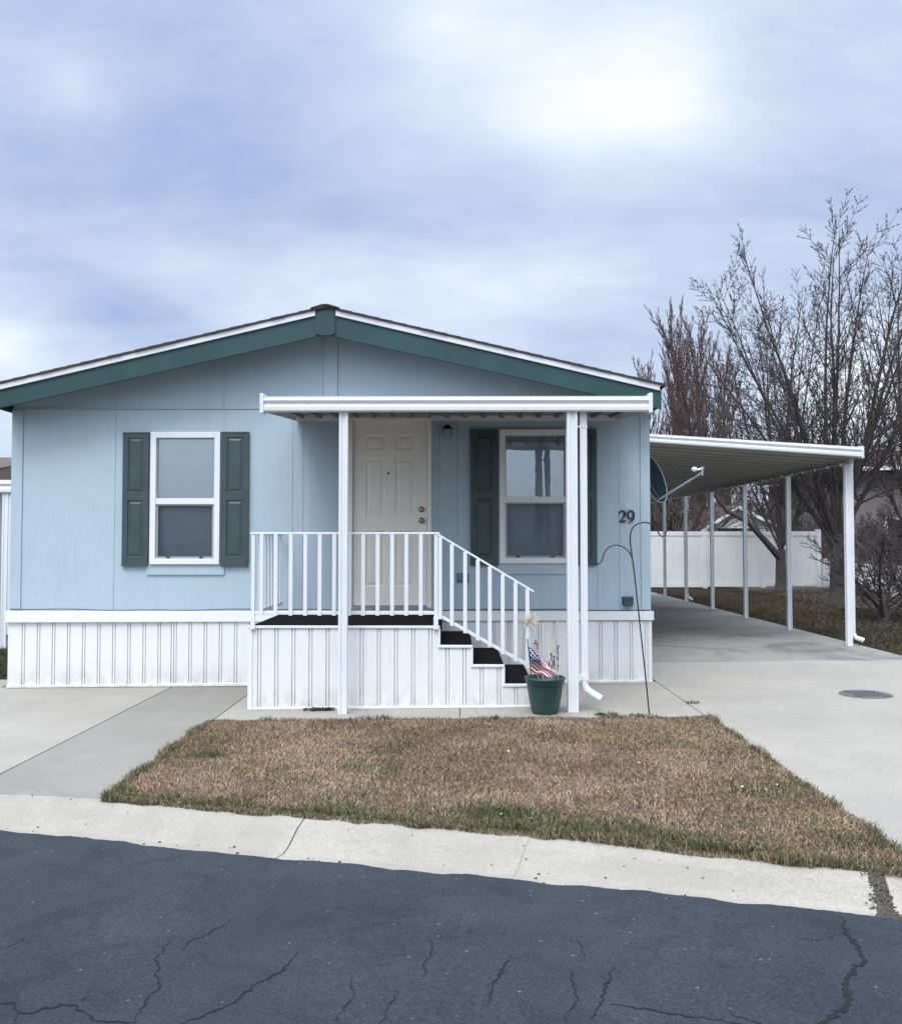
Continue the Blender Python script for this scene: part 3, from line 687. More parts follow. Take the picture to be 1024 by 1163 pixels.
window(wx0, wx1, wz0, wz1, 0); window(vx0, vx1, vz0, vz1, 0)
# door
fw = .05
mb = MB(); mb.box(dx0, dx0+fw, YF-.03, YF+.09, dz0, dz1); mb.box(dx1-fw, dx1, YF-.03, YF+.09, dz0, dz1); mb.box(dx0+fw, dx1-fw, YF-.03, YF+.09, dz1-fw*.7, dz1)
a, b, c, d = dx0+fw+.004, dx1-fw-.004, dz0+.045, dz1-fw*.7-.004; w = b-a; h = d-c
mbd = MB(); p0, p1 = a+w*.17, a+w*.43; p2, p3 = a+w*.57, a+w*.83
pan = [(u, v, c+h*s, c+h*t) for (u, v) in ((p0, p1), (p2, p3)) for (s, t) in ((.10, .40), (.475, .795), (.845, .925))]
paneled(mbd, a, b, c, d, YF+.015, .04, pan, .012, .030, .8)
door = mbd.build('door', 'door', home)
mb.build('door_frame', 'door', door, bevel=.004)
mb = MB()
for i in range(3): mb.box(dx0-.01+.02*i, dx1-.01*i, YF-.075+.03*i, YF+.10, dz0-.018+.022*i, dz0+.001+.022*i)
mb.build('threshold', 'sill', door, bevel=.002)
def knob(px, py, r, long):
    x, z = xf(px), zf(py); mb = MB(); y = YF+.015
    pr = [(r*1.1, 0), (r*1.1, .008), (r*.45, .012), (r*.45, long*.5), (r*.8, long*.62), (r, long*.8), (r*.8, long), (0, long+.004)]
    vs = []; n = 20
    for rr, l in pr:
        for j in range(n): th = 2*math.pi*j/n; vs.append((x+rr*math.cos(th), y-l, z+rr*math.sin(th)))
    mb.add(vs, [(i*n+j, i*n+(j+1)%n, (i+1)*n+(j+1)%n, (i+1)*n+j) for i in range(len(pr)-1) for j in range(n)])
    return mb
knob(478.5, 591, .030, .055).build('door_knob', 'brass', door, smooth=True)
knob(478.5, 578.5, .029, .022).build('deadbolt', 'brass', door, smooth=True)
knob(440.5, 537.5, .011, .004).build('peephole', 'darkmetal', door, smooth=True)
# porch light
lx, lz = xf(508), zf(492)
mb = MB(); mb.box(lx-.045, lx+.045, YF-.03, YF-.001, lz-.02, lz+.07); mb.hexa([(lx-.05,YF-.12,lz+.035),(lx+.05,YF-.12,lz+.035),(lx+.05,YF-.02,lz+.035),(lx-.05,YF-.02,lz+.035),(lx-.02,YF-.09,lz+.085),(lx+.02,YF-.09,lz+.085),(lx+.02,YF-.04,lz+.085),(lx-.02,YF-.04,lz+.085)])
pl_ = mb.build('porch_light', 'darkmetal', home, bevel=.003)
mb = MB(); mb.hexa([(lx-.032,YF-.095,lz-.07),(lx+.032,YF-.095,lz-.07),(lx+.032,YF-.035,lz-.07),(lx-.032,YF-.035,lz-.07),(lx-.042,YF-.11,lz+.034),(lx+.042,YF-.11,lz+.034),(lx+.042,YF-.025,lz+.034),(lx-.042,YF-.025,lz+.034)])
mb.build('lamp_glass', 'dishrim', pl_, bevel=.004)
# outlet under window, junction box, sticker
mb = MB(); x, z = xf(525), zf(656); mb.box(x-.068, x+.068, YF-.02, YF-.001, z-.05, z+.05); mb.box(x-.055, x-.008, YF-.038, YF-.018, z-.035, z+.035); mb.box(x+.008, x+.055, YF-.038, YF-.018, z-.035, z+.035)
mb.build('outlet_cover', 'greybox', home, bevel=.006)
mb = MB(); x, z = xf(712), zf(683); mb.box(x-.062, x+.062, YF-.012, YF-.001, z-.04, z+.055); mb.box(x-.05, x+.05, YF-.055, YF-.012, z-.052, z+.05); mb.box(x-.055, x+.055, YF-.062, YF-.05, z+.02, z+.053)
mb.build('socket_box', 'darkbox', home, bevel=.005)
mb = MB(); x, z = xf(713.5), zf(574.5); mb.box(x-.044, x+.044, YF-.004, YF-.001, z-.04, z+.04); mb.build('faded_patch', 'sticker', home)
# house number 29 : serif digits drawn as stroked shapes of varying weight
def stroke(mb, pts, y, th):
    L = []; Rr = []
    for i, (x, z, w) in enumerate(pts):
        a = pts[max(i-1, 0)]; b = pts[min(i+1, len(pts)-1)]; t = Vector((b[0]-a[0], 0, b[1]-a[1])).normalized(); n_ = Vector((-t.z, 0, t.x))
        q = Vector((x, y, z)); L.append(q+n_*w/2); Rr.append(q-n_*w/2)
    n = len(pts)
    for i in range(n-1):
        mb.hexa([L[i], Rr[i], Rr[i+1], L[i+1]]+[v+Vector((0, th, 0)) for v in (L[i], Rr[i], Rr[i+1], L[i+1])])
def smoothp(p, k=6):
    out = []
    for i in range(len(p)-1):
        a, b, c, d = p[max(i-1,0)], p[i], p[i+1], p[min(i+2, len(p)-1)]
        for j in range(k):
            t = j/k; out.append(tuple(.5*((2*b[m_])+(-a[m_]+c[m_])*t+(2*a[m_]-5*b[m_]+4*c[m_]-d[m_])*t*t+(-a[m_]+3*b[m_]-3*c[m_]+d[m_])*t**3) for m_ in range(3)))
    out.append(p[-1]); return out
mb = MB(); nx, nz, s = xf(702.5), zf(593.5), .130
two = smoothp([(.06,.74,.10),(.08,.86,.13),(.2,.97,.09),(.36,.97,.12),(.50,.84,.17),(.50,.66,.18),(.38,.44,.12),(.22,.24,.09),(.08,.08,.06)])
nine = [(.30+.26*math.sin(t)*1.0, .66+.33*math.cos(t), .09+.09*abs(math.sin(t))) for t in [2*math.pi*i/24 for i in range(25)]]
tail = smoothp([(.55,.70,.16),(.56,.50,.17),(.50,.28,.14),(.34,.10,.10),(.10,.02,.05)])
sc = lambda p, ox: [(nx+(x+ox)*s, nz+z*s, w*s) for x, z, w in p]
stroke(mb, sc(two, 0), YF-.016, .014); stroke(mb, sc([(.05,.09,.15),(.42,.09,.16),(.58,.12,.10),(.60,.26,.04)], 0), YF-.0165, .014)
mb.build('house_number_two', 'darkmetal', home)
mb = MB(); stroke(mb, sc(nine, .70), YF-.016, .014); stroke(mb, sc(tail, .70), YF-.0165, .014); mb.build('house_number_nine', 'darkmetal', home)

# ------------------------------------------------------------------ porch deck and steps
ZD = Z_(711, PY); px0 = X_(284, PY); pxe = X_(499, PY)
porch = thing('porch_steps', (px0+.9, PY, gz(px0)), 'raised porch with white ribbed sides, black treads and a baluster handrail', 'porch')
ex = [pxe, X_(536, PY), X_(572, PY), X_(606, PY)]; ez = [Z_(733, PY), Z_(755, PY), Z_(777, PY)]
YPB = YF-.058
def ptop(x):
    if x < ex[0]: return ZD-.012
    for i in range(3):
        if x < ex[i+1]: return ez[i]-.012
    return ez[2]-.012
mb = MB()
def ribs_at(x0, x1, zt, ph): ribbed(mb, x0, x1, PY, lambda x: gz(x)+.015, lambda x: zt-.01, pitch=.160, phase=ph)
xx = px0
ph0 = .075
segs = [(px0, ex[0], ZD), (ex[0], ex[1], ez[0]), (ex[1], ex[2], ez[1]), (ex[2], ex[3], ez[2])]
for a, b, z in segs:
    k0 = math.ceil((a-px0-ph0)/.160); ribs_at(a, b, z, px0+ph0+k0*.160-a)
mb.quad((px0, PY, gz(px0)), (px0, PY, ZD-.01), (px0, YPB, ZD-.01), (px0, YPB, gz(px0)))
mb.quad((ex[3], PY, gz(1)), (ex[3], YPB, gz(1)), (ex[3], YPB, ez[2]-.01), (ex[3], PY, ez[2]-.01))
psk = mb.build('side_panel', 'skirt', porch)
mb = MB(); e = .018
mb.box(px0-.012, px0+.03, PY-.012, PY+.02, gz(px0)+.003, ZD-.03)
mb.box(px0-.012, ex[0]+.004, PY-.014, PY+.02, ZD-.022, ZD+.002)
for i in range(3):
    zt = ZD if i == 0 else ez[i-1]
    mb.box(ex[i]-.010, ex[i]+.008, PY-.0125, PY+.02, ez[i]+.003, zt-.024)
    mb.box(ex[i]-.010, ex[i+1]+.004, PY-.014, PY+.02, ez[i]-.022, ez[i]+.002)
mb.hexa([(px0+.03,PY-.010,gz(px0)+.004),(ex[3],PY-.010,gz(ex[3])+.004),(ex[3],PY+.02,gz(ex[3])+.004),(px0+.03,PY+.02,gz(px0)+.004),(px0+.03,PY-.010,gz(px0)+.026),(ex[3],PY-.010,gz(ex[3])+.026),(ex[3],PY+.02,gz(ex[3])+.026),(px0+.03,PY+.02,gz(px0)+.026)])
mb.build('edge_trim', 'white', psk, bevel=.003)
mb = MB(); mb.box(px0+.004, ex[0]-.002, PY+.022, YPB, ZD-.05, ZD-.004); mb.build('deck', 'black', porch)
for i in range(3):
    mb = MB(); mb.box(ex[i]+.0, ex[i+1]-.002, PY+.022, YPB, ez[i]-.04, ez[i]-.004)
    mb.box(ex[i]-.006, ex[i]-.001, PY+.022, YPB, ez[i]-.005, (ZD if i == 0 else ez[i-1])-.052); mb.build('step', 'black', porch)
# front railing
YR = PY-.012; ZT = Z_(605.5, YR); ZBt = Z_(695.5, YR)
xr0 = X_(288, YR); xr1 = X_(495, YR)
def rail(name, parts, post_xs):
    r = parts.build(name, 'alu', porch, bevel=.003); return r
fr = MB().box(xr0-.03, xr1+.035, YR-.022, YR+.022, ZT-.012, ZT+.008).build('handrail', 'alu', porch, bevel=.004); MB().box(xr0+.015, xr1-.015, YR-.013, YR+.013, ZBt-.022, ZBt+.012).build('bottom_rail', 'alu', fr, bevel=.004)
for x in (xr0, xr1):
    mb = MB(); mb.box(x-.017, x+.017, YR-.017, YR+.017, ZD-.03, ZT-.012); mb.box(x-.022, x+.022, YR-.022, YR-.0175, ZD-.03, ZD+.09); mb.build('railing_post', 'alu', fr, bevel=.003)
for zx in (80, 127, 177, 225, 273, 321, 371, 417, 465, 513, 560, 608):
    x = X_(270+.3418*zx, YR-.01); mb = MB(); mb.box(x-.018, x+.018, YR-.024, YR-.013, ZBt-.03, ZT-.013); mb.build('baluster', 'alu', fr, bevel=.002)
# side railing on the left back to the wall
xs_ = xr0; sr = MB().box(xs_-.02, xs_+.02, YR+.024, YPB-.02, ZT-.012, ZT+.008).build('handrail', 'alu', porch, bevel=.003); MB().box(xs_-.012, xs_+.012, YR+.024, YPB-.02, ZBt-.022, ZBt+.012).build('bottom_rail', 'alu', sr)
for i in range(1, 9):
    y = YR+.02+i*.150; mb = MB(); mb.box(xs_+.012, xs_+.022, y-.018, y+.018, ZBt-.03, ZT-.013); mb.build('baluster', 'alu', sr)
# stair railing
A = P(497, 607, YR); B = P(606, 672, YR); C_ = P(497, 698, YR); D_ = P(601, 756.5, YR)
mb = MB()
def sl_bar(mb, a, b, h, w): mb.hexa([(a.x, YR-w, a.z-h), (b.x, YR-w, b.z-h), (b.x, YR+w, b.z-h), (a.x, YR+w, a.z-h), (a.x, YR-w, a.z+h), (b.x, YR-w, b.z+h), (b.x, YR+w, b.z+h), (a.x, YR+w, a.z+h)])
sl_bar(mb, A, B, .011, .021); st = mb.build('handrail', 'alu', porch, bevel=.003)
mb = MB(); sl_bar(mb, C_, D_, .017, .013); mb.build('bottom_rail', 'alu', st, bevel=.003)
for pxx in (499.7, 513, 528, 542.4, 556, 570.5, 585, 598.5):
    x = X_(pxx, YR-.01); t = (x-A.x)/(B.x-A.x); zt = A.z+(B.z-A.z)*t-.012; t2 = (x-C_.x)/(D_.x-C_.x); zb = C_.z+(D_.z-C_.z)*t2-.03
    mb = MB(); mb.box(x-.018, x+.018, YR-.024, YR-.0135, zb, zt); mb.build('baluster', 'alu', st, bevel=.002)

# ------------------------------------------------------------------ porch canopy
YC = 8.2; cx0, cx1 = X_(297, YC), X_(740, YC); zc1, zc0 = Z_(449.5, YC), Z_(467.5, YC); zw = zf(472)
can = thing('porch_canopy', ((cx0+cx1)/2, YC, gz(0)), 'flat white aluminium canopy over the front porch on slim posts', 'canopy')
def beadprof(z0, z1, y):
    h = z1-z0
    return [(y+.002, z0), (y+.0, z0+h*.03), (y-.018, z0+h*.08), (y-.020, z0+h*.30), (y-.004, z0+h*.40), (y+.002, z0+h*.52), (y-.010, z0+h*.60), (y-.022, z0+h*.70), (y-.020, z0+h*.80), (y-.004, z0+h*.86), (y-.006, z0+h*.97), (y+.02, z1), (y+.06, z1), (y+.06, z1-.01), (y+.03, z0+.01), (y+.03, z0)]
mb = MB(); pr = beadprof(zc0, zc1, YC)
mb.prism([(cx0, y, z) for y, z in pr], (cx1-cx0, 0, 0)); fb = mb.build('gutter_beam', 'alu', can)
for x in (cx0, cx1): MB().box(x-.022, x+.014, YC-.026, YC+.09, zc0-.012, zc1+.022).build('end_cap', 'alu', fb, bevel=.004)
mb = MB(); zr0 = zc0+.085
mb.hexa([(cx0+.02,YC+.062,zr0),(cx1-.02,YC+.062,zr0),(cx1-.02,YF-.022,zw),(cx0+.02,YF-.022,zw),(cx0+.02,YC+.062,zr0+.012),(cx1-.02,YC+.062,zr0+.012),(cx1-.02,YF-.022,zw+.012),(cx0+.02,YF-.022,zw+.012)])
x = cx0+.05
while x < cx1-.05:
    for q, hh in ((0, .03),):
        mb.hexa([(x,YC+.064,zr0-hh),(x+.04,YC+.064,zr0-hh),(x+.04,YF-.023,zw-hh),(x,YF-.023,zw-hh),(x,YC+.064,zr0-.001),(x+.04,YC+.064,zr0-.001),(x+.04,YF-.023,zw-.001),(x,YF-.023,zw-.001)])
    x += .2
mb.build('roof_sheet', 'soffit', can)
mb = MB()
for x in (cx0+.006, cx1-.012):
    mb.hexa([(x,YC+.065,zc0+.005),(x+.008,YC+.065,zc0+.005),(x+.008,YF-.022,zw-.06),(x,YF-.022,zw-.06),(x,YC+.065,zc1),(x+.008,YC+.065,zc1),(x+.008,YF-.022,zw+.03),(x,YF-.022,zw+.03)])
mb.box(cx0+.02, cx1-.02, YF-.0215, YF-.0095, zw-.06, zw+.04)
mb.build('side_trim', 'alu', can)
def postmesh(x, y, w, zb, zt, lite=False):
    mb = MB(); h = w/2; g = w*.12
    poly = [(-h,-h),(-h*.45,-h),(-h*.38,-h+g),(h*.38,-h+g),(h*.45,-h),(h,-h),(h,-h*.45),(h-g,-h*.38),(h-g,h*.38),(h,h*.45),(h,h),(-h,h),(-h,h*.45),(-h+g,h*.38),(-h+g,-h*.38),(-h,-h*.45)]
    mb.prism([(x+a, y+b, zb) for a, b in poly], (0, 0, zt-zb)); return mb
p1 = G(391, 808); p2 = G(650, 808.5); YP = 8.26
X1 = X_(390, YP); X2 = X_(649.5, YP)
postmesh(X1, YP, .080, gz(X1)+.002, zc0+.004).build('post', 'alu', can); postmesh(X2, YP, .094, gz(X2)+.002, zc0+.004).build('post', 'alu', can)
for x in (X1, X2): MB().box(x-.055, x+.055, YP+.05, YP+.056, gz(x)+.002, gz(x)+.05).build('post_foot', 'alu', can)
xd = X_(662.5, YP+.03); yd = YP+.02; zb = Z_(771, yd)
mb = MB(); mb.box(xd-.033, xd+.033, yd-.022, yd+.03, zb, zc0+.03)
dn = mb.build('downspout', 'alu', can, bevel=.006)
mb = MB(); pts = [Vector((xd, yd+.004, zb+.03)), Vector((xd, yd+.004, zb-.05)), Vector((xd+.02, yd, zb-.095)), Vector((xd+.075, yd-.01, zb-.135)), Vector((xd+.145, yd-.03, zb-.175))]
mb.tube(pts, [.034,.034,.034,.034,.034], 10); mb.build('elbow', 'alu', dn)
mb = MB(); mb.box(xd-.06, xd+.036, yd-.026, yd-.0225, zb-.01, zb+.045); mb.box(xd-.07, xd-.034, yd-.05, yd+.03, zb-.01, zb+.045); mb.build('bracket', 'alu', dn, bevel=.003)
mb = MB(); mb.box(xd-.06, xd+.036, yd-.026, yd-.0225, zc0-.14, zc0-.12); mb.build('strap', 'alu', dn)

# ------------------------------------------------------------------ carport
YK = 12.75; kx0 = WR+.035; kx1 = X_(980, YK); zl1, zl0 = Z_(489.5, YK, 737), Z_(499, YK, 737); zq1, zq0 = Z_(507.5, YK, 980), Z_(519.5, YK, 980)
car = thing('carport', ((kx0+kx1)/2, YK, gz(4)), 'long white aluminium carport with taupe ribbed ceiling beside the home', 'carport')
kg = (zq0-zl0)/(kx1-kx0); YKB = 26.3
def kz(x): return zl0+kg*(x-kx0)
mb = MB(); pr = beadprof(0, zl1-zl0, YK); pr2 = beadprof(0, zq1-zq0, YK)
n = len(pr)
mb.add([(kx0, y, zl0+z) for y, z in pr]+[(kx1, y, zq0+z) for y, z in pr2], [tuple(range(n)), tuple(range(2*n-1, n-1, -1))]+[(i, i+n, (i+1)%n+n, (i+1)%n) for i in range(n)])
kb = mb.build('front_beam', 'alu', car)
mb = MB(); mb.box(kx1-.005, kx1+.02, YK-.028, YK+.10, zq0-.012, zq1+.01); mb.build('end_cap', 'alu', kb)
mb = MB()
def slope(x0, x1, y0, y1, d0, d1): mb.hexa([(x0,y0,kz(x0)+d0),(x1,y0,kz(x1)+d0),(x1,y1,kz(x1)+d0),(x0,y1,kz(x0)+d0),(x0,y0,kz(x0)+d1),(x1,y0,kz(x1)+d1),(x1,y1,kz(x1)+d1),(x0,y1,kz(x0)+d1)])
slope(kx0, kx1-.01, YK+.062, YKB, .055, .067)
y = YK+.1
while y < YKB:
    slope(kx0, kx1-.02, y, y+.17, -.012, .054); slope(kx0, kx1-.02, y+.28, y+.295, .02, .054); y += .40
mb.build('roof_pan', 'pan', car)
for q in ((kx1-.009, kx1+.012, YK+.102, YKB, -.0, .10), (kx0-.005, kx0-.001, YK+.1, YKB, -.03, .11)):
    mb = MB(); slope(*q); mb.build('side_gutter', 'alu', car)
mb = MB(); xb = X_(960, 13.1)
mb.box(xb-.035, xb+.035, YK+.11, YKB, kz(xb)-.075, kz(xb)+.028); mb.build('long_beam', 'pan', car)
mb = MB(); mb.box(kx0, xb, YKB-.05, YKB-.01, kz(xb)-.07, kz(xb)-.02) if False else slope(kx0, kx1-.02, YKB+.002, YKB+.03, -.05, .09)
mb.build('back_beam', 'alu', car)
pY = [13.1+i*2.38 for i in range(6)]
for i, y in enumerate(pY):
    x = xb+.03+.0072*(y-13.1)
    postmesh(x, y, .072 if i else .076, gz(x)-.002, kz(x)-.074).build('post', 'alu', car)
    mb = MB(); mb.box(x-.055, x+.055, y-.05, y+.05, gz(x)-.004, gz(x)+.008); mb.build('post_plate', 'sill', car)
x = xb+.098; y = 13.12; mb = MB(); mb.box(x-.024, x+.024, y-.03, y+.02, gz(x)+.24, kz(x)-.0); dn = mb.build('downspout', 'alu', car, bevel=.005)
mb = MB(); mb.tube([(x, y, gz(x)+.26), (x, y, gz(x)+.18), (x+.03, y-.02, gz(x)+.12), (x+.13, y-.04, gz(x)+.085)], .034, 10); mb.build('elbow', 'alu', dn)
x = xb+.135; y = pY[4]; mb = MB(); mb.box(x-.02, x+.02, y+.05, y+.08, gz(x)+.2, kz(x)); dn = mb.build('downspout', 'alu', car)
mb = MB(); mb.tube([(x, y, gz(x)+.22), (x, y, gz(x)+.14), (x+.10, y-.06, gz(x)+.06)], .034, 8); mb.build('elbow', 'alu', dn)
# string lights along the long beam
sl = thing('string_lights', (xb-.05, 14, kz(xb)-.1), 'string of small clear bulbs along the outer carport beam', 'string lights')
mb = MB(); pts = []
for i in range(121): y = 13.0+6.0*i/120; pts.append((xb-.05, y, kz(xb)-.04-.015*abs(math.sin(i/120*math.pi*12))))
mb.tube(pts, .004, 4); mb.build('wire', 'darkmetal', sl)
for i in range(13):
    y = 13.1+i*.48; z = kz(xb)-.055; mb = MB(); mb.lathe([(0,-.05),(.014,-.045),(.021,-.028),(.017,-.008),(.009,.004),(0,.005)], (xb-.05, y, z), 10); mb.build('bulb', 'white', sl, smooth=True)

# ------------------------------------------------------------------ satellite dish
YDs = 10.75; base = P(758, 566, YDs)
dish = thing('satellite_dish', (WR+.03, YDs, Z_(560, YDs)), 'dark satellite dish mounted on the side wall under the carport edge', 'satellite dish')
cen = P(742, 543, YDs+.05); nrm = Vector((.80, .22, .30)).normalized(); nrm = Vector((.66, -.50, .28)).normalized()
side = nrm.cross(Vector((0,0,1))).normalized(); upv = side.cross(nrm).normalized()
mb = MB(); n = 40; rows = 8; vs = []
for i in range(rows+1):
    t = i/rows
    for j in range(n):
        th = 2*math.pi*j/n; vs.append(cen+side*math.cos(th)*.30*t+upv*math.sin(th)*.31*t+nrm*(.07*t*t-.07))
fs = [(i*n+j, i*n+(j+1)%n, (i+1)*n+(j+1)%n, (i+1)*n+j) for i in range(rows) for j in range(n)]
mb.add(vs, fs); ds = mb.build('reflector', 'dish', dish, smooth=True)
sd = ds.modifiers.new('solid', 'SOLIDIFY'); sd.thickness = .006
mb = MB(); mb.tube([cen+side*math.cos(2*math.pi*j/48)*.302+upv*math.sin(2*math.pi*j/48)*.312 for j in range(49)], .006, 6); mb.build('rim', 'dishrim', ds)
foot = cen-upv*.27-nrm*.02; tipp = P(797, 537, YDs-.28)
mb = MB(); mb.tube([foot, tipp], .014, 6); mb.tube([tipp-Vector((0,0,.03)), tipp+Vector((.01,0,.075))], .014, 6)
mb.build('feed_arm', 'dishrim', dish)
l0 = P(788, 533, YDs-.28); mb = MB(); mb.tube([tipp+Vector((.0,0,.05)), l0+(tipp-l0)*.4+Vector((0,0,.01))], .013, 6); mb.tube([l0-Vector((.03,0,0)), l0-Vector((.015,0,0)), l0+Vector((.02,0,0)), l0+Vector((.035,0,0))], [.012,.027,.027,.012], 12); mb.build('receiver', 'white', dish, smooth=False)
mb = MB(); c2 = cen-nrm*.08
mb.tube([c2, Vector((WR+.06, YDs+.08, cen.z-.12)), Vector((WR+.06, YDs+.1, cen.z-.30))], .022, 8); mb.box(WR+.002, WR+.02, YDs+.03, YDs+.17, cen.z-.42, cen.z-.22); mb.tube([Vector((WR+.02, YDs+.1, cen.z-.30)), Vector((WR+.06, YDs+.1, cen.z-.30))], .022, 8); mb.tube([foot, foot.lerp(c2, .5), c2], .012, 6)
mb.build('mount', 'darkmetal', dish)

# ------------------------------------------------------------------ flower pot, flags, dried plants
pc = G(618, 806); pc.y = 8.2; pc.x = X_(618, 8.2); pc.z = gz(pc.x)+.003
pot = thing('flower_pot', pc, 'round dark green plastic flower pot at the foot of the steps', 'flower pot')
h = .325; rr = .176
mb = MB(); mb.lathe([(0,0), (.108,0), (.118,.010), (.128,.05), (.142,.12), (.155,.20), (.163,.255), (.165,.262), (.160,.268)], pc, 48); mb.lathe([(.150,h-.01),(.140,.26),(.10,.255)], pc, 48); pb = mb.build('body', 'pot', pot, smooth=True)
mb = MB(); mb.lathe([(.160,.262),(.172,.266),(.176,.275),(.178,.298),(.184,.304),(.187,.316),(.182,h),(.168,h+.003),(.155,h-.004),(.150,h-.03)], pc, 48); mb.build('rim', 'pot', pot, smooth=True)
mb = MB(); mb.lathe([(0,.285),(.05,.290),(.10,.283),(.152,.275)], pc, 24); mb.build('soil', 'soil', pot)
def flag(name, label, base, tip, W, H, furl, seed, top=.06):
    f = thing(name, base, label, 'flag', 'small american flags in the green pot')
    mb = MB(); mb.tube([base, tip], .0045, 6); mb.lathe([(0,.02),(.006,.012),(.007,.004),(.004,0)], tip, 8); mb.build('stick', 'wood', f)
    b, t = Vector(base), Vector(tip); ax = (t-b).normalized(); L = (t-b).length
    cols, rows = 26, 13; vs = []
    for i in range(cols+1):
        u = i/cols
        for j in range(rows+1):
            v = j/rows; hp = t-ax*(top+v*H)
            if furl:
                a = u*9+seed; r = .010+.016*u; q = hp+Vector((math.cos(a)*r, math.sin(a)*r*1.2-.01, -u*.03*(v)))
            else:
                q = hp+Vector((W*(u*.92), -.03-.022*math.sin(u*7+v*3+seed)-.02*math.sin(v*6), -u*H*(.95-.55*v)*1.05+.010*math.sin(u*13+v*9)))
                q.z = max(q.z, b.z+.0+.025*(1-u))
            vs.append(q)
    mb = MB(); r1 = rows+1
    for i in range(cols):
        for j in range(rows):
            can_ = i < cols*.42 and j < 7
            mi = (2 if (can_ and (i+j) % 2 == 0 and i % 2 == 1) else (1 if can_ else (0 if j % 2 == 0 else 2)))
            mb.add([vs[i*r1+j], vs[(i+1)*r1+j], vs[(i+1)*r1+j+1], vs[i*r1+j+1]], [(0,1,2,3)], mi)
    mb.build('cloth', ['red', 'blue', 'cloth'], f, smooth=True)
yb = 8.12
flag('small_flag', 'small american flag drooping over the green pot rim', P(603, 769, yb), P(599, 728, yb), .26, .215, False, 0, .05)
flag('small_flag', 'tightly furled american flag standing behind the drooping one', P(612, 767, yb+.08), P(608, 729, yb+.08), .1, .10, True, 2, .01)
pl_ = thing('dried_plants', (pc.x, pc.y, pc.z+.28), 'thin dried flower stalks with pale bristly seed head in the green pot', 'dried plant')
mb = MB(); mbB = MB(); mbH = MB()
def stalk(p, q, r=.0028, bend=.02):
    p, q = Vector(p), Vector(q); mid = p.lerp(q, .55)+Vector((rnd.uniform(-bend, bend), rnd.uniform(-bend, bend), 0)); mb.tube([p, mid, q], [r, r*.8, r*.5], 5); return [p, mid, q]
z0 = pc.z+.28
sh = P(601, 706, 8.22); stalk((pc.x-.05, 8.22, z0), sh, .003)
for i in range(230):
    d = Vector((rnd.gauss(0,1), rnd.gauss(0,1)*.8, rnd.gauss(0,1))).normalized(); l = rnd.uniform(.06, .125)
    mbH.tube([sh+d*.004, sh+d*l*.6+Vector((0,0,.006)), sh+d*l], [.0013,.001,.0006], 3)
for (x1, y1) in ((634,700),(640,712),(612,722),(627,740),(622,716),(636,745),(630,722),(616,708)):
    q = P(x1, y1, 8.2+rnd.uniform(-.05, .1)); pts = stalk((pc.x+(q.x-pc.x)*.45, pc.y+rnd.uniform(-.05, .05), z0), q, .0028)
    for k in range(14):
        t = rnd.uniform(.25, 1); s_ = pts[0].lerp(pts[2], t); d = Vector((rnd.uniform(-1,1), rnd.uniform(-1,1), .9)).normalized(); l = rnd.uniform(.015, .05)
        mb.tube([s_, s_+d*l], [.0014, .0007], 3)
for (x1, y0, y1) in ((633.5, 762, 733), (626, 760, 742), (629, 758, 746), (623, 762, 752)):
    a, b = P(x1, y0, 8.2), P(x1, y1, 8.2); mb.tube([Vector((a.x, a.y, z0)), b], .0025, 4); mbB = MB()
    for k in range(16):
        q = a.lerp(b, rnd.random()); d = Vector((rnd.uniform(-1,1), rnd.uniform(-1,1), .6)).normalized(); mbB.tube([q-d*.004, q+d*.007, q+d*.016], [.003,.0075,.001], 5)
    mbB.tube([a, b], .003, 4); mbB.build('bud_spike', 'drybud', pl_)
mb.build('stalk', 'straw', pl_); mbH.build('seed_head', 'straw', pl_)

# ------------------------------------------------------------------ shepherd hook
hb = G(737, 812); YH = hb.y
hk = thing('garden_hook', hb, 'thin black double shepherd hook leaning in front of the house corner', 'garden hook')
def curve(px):
    p = [(a, b, 0) for a, b in px]; return [P(a, b, YH) for a, b, _ in smoothp(p, 8)]
mb = MB(); mb.tube(curve([(737.5,815),(733,770),(726,705),(720,650),(716.5,625),(715.5,608),(720,597.5),(730,593.5),(739,595),(745,600),(748,606),(751,609),(755,608),(756,603)]), .0062, 8); mb.build('pole', 'darkmetal', hk, smooth=True)
mb = MB(); mb.tube(curve([(719.3,642),(716,630),(708,621.5),(699,619),(690,622.5),(685.5,630),(683,637),(679.5,640.5),(676,638)]), .0052, 8); mb.build('side_hook', 'darkmetal', hk, smooth=True)

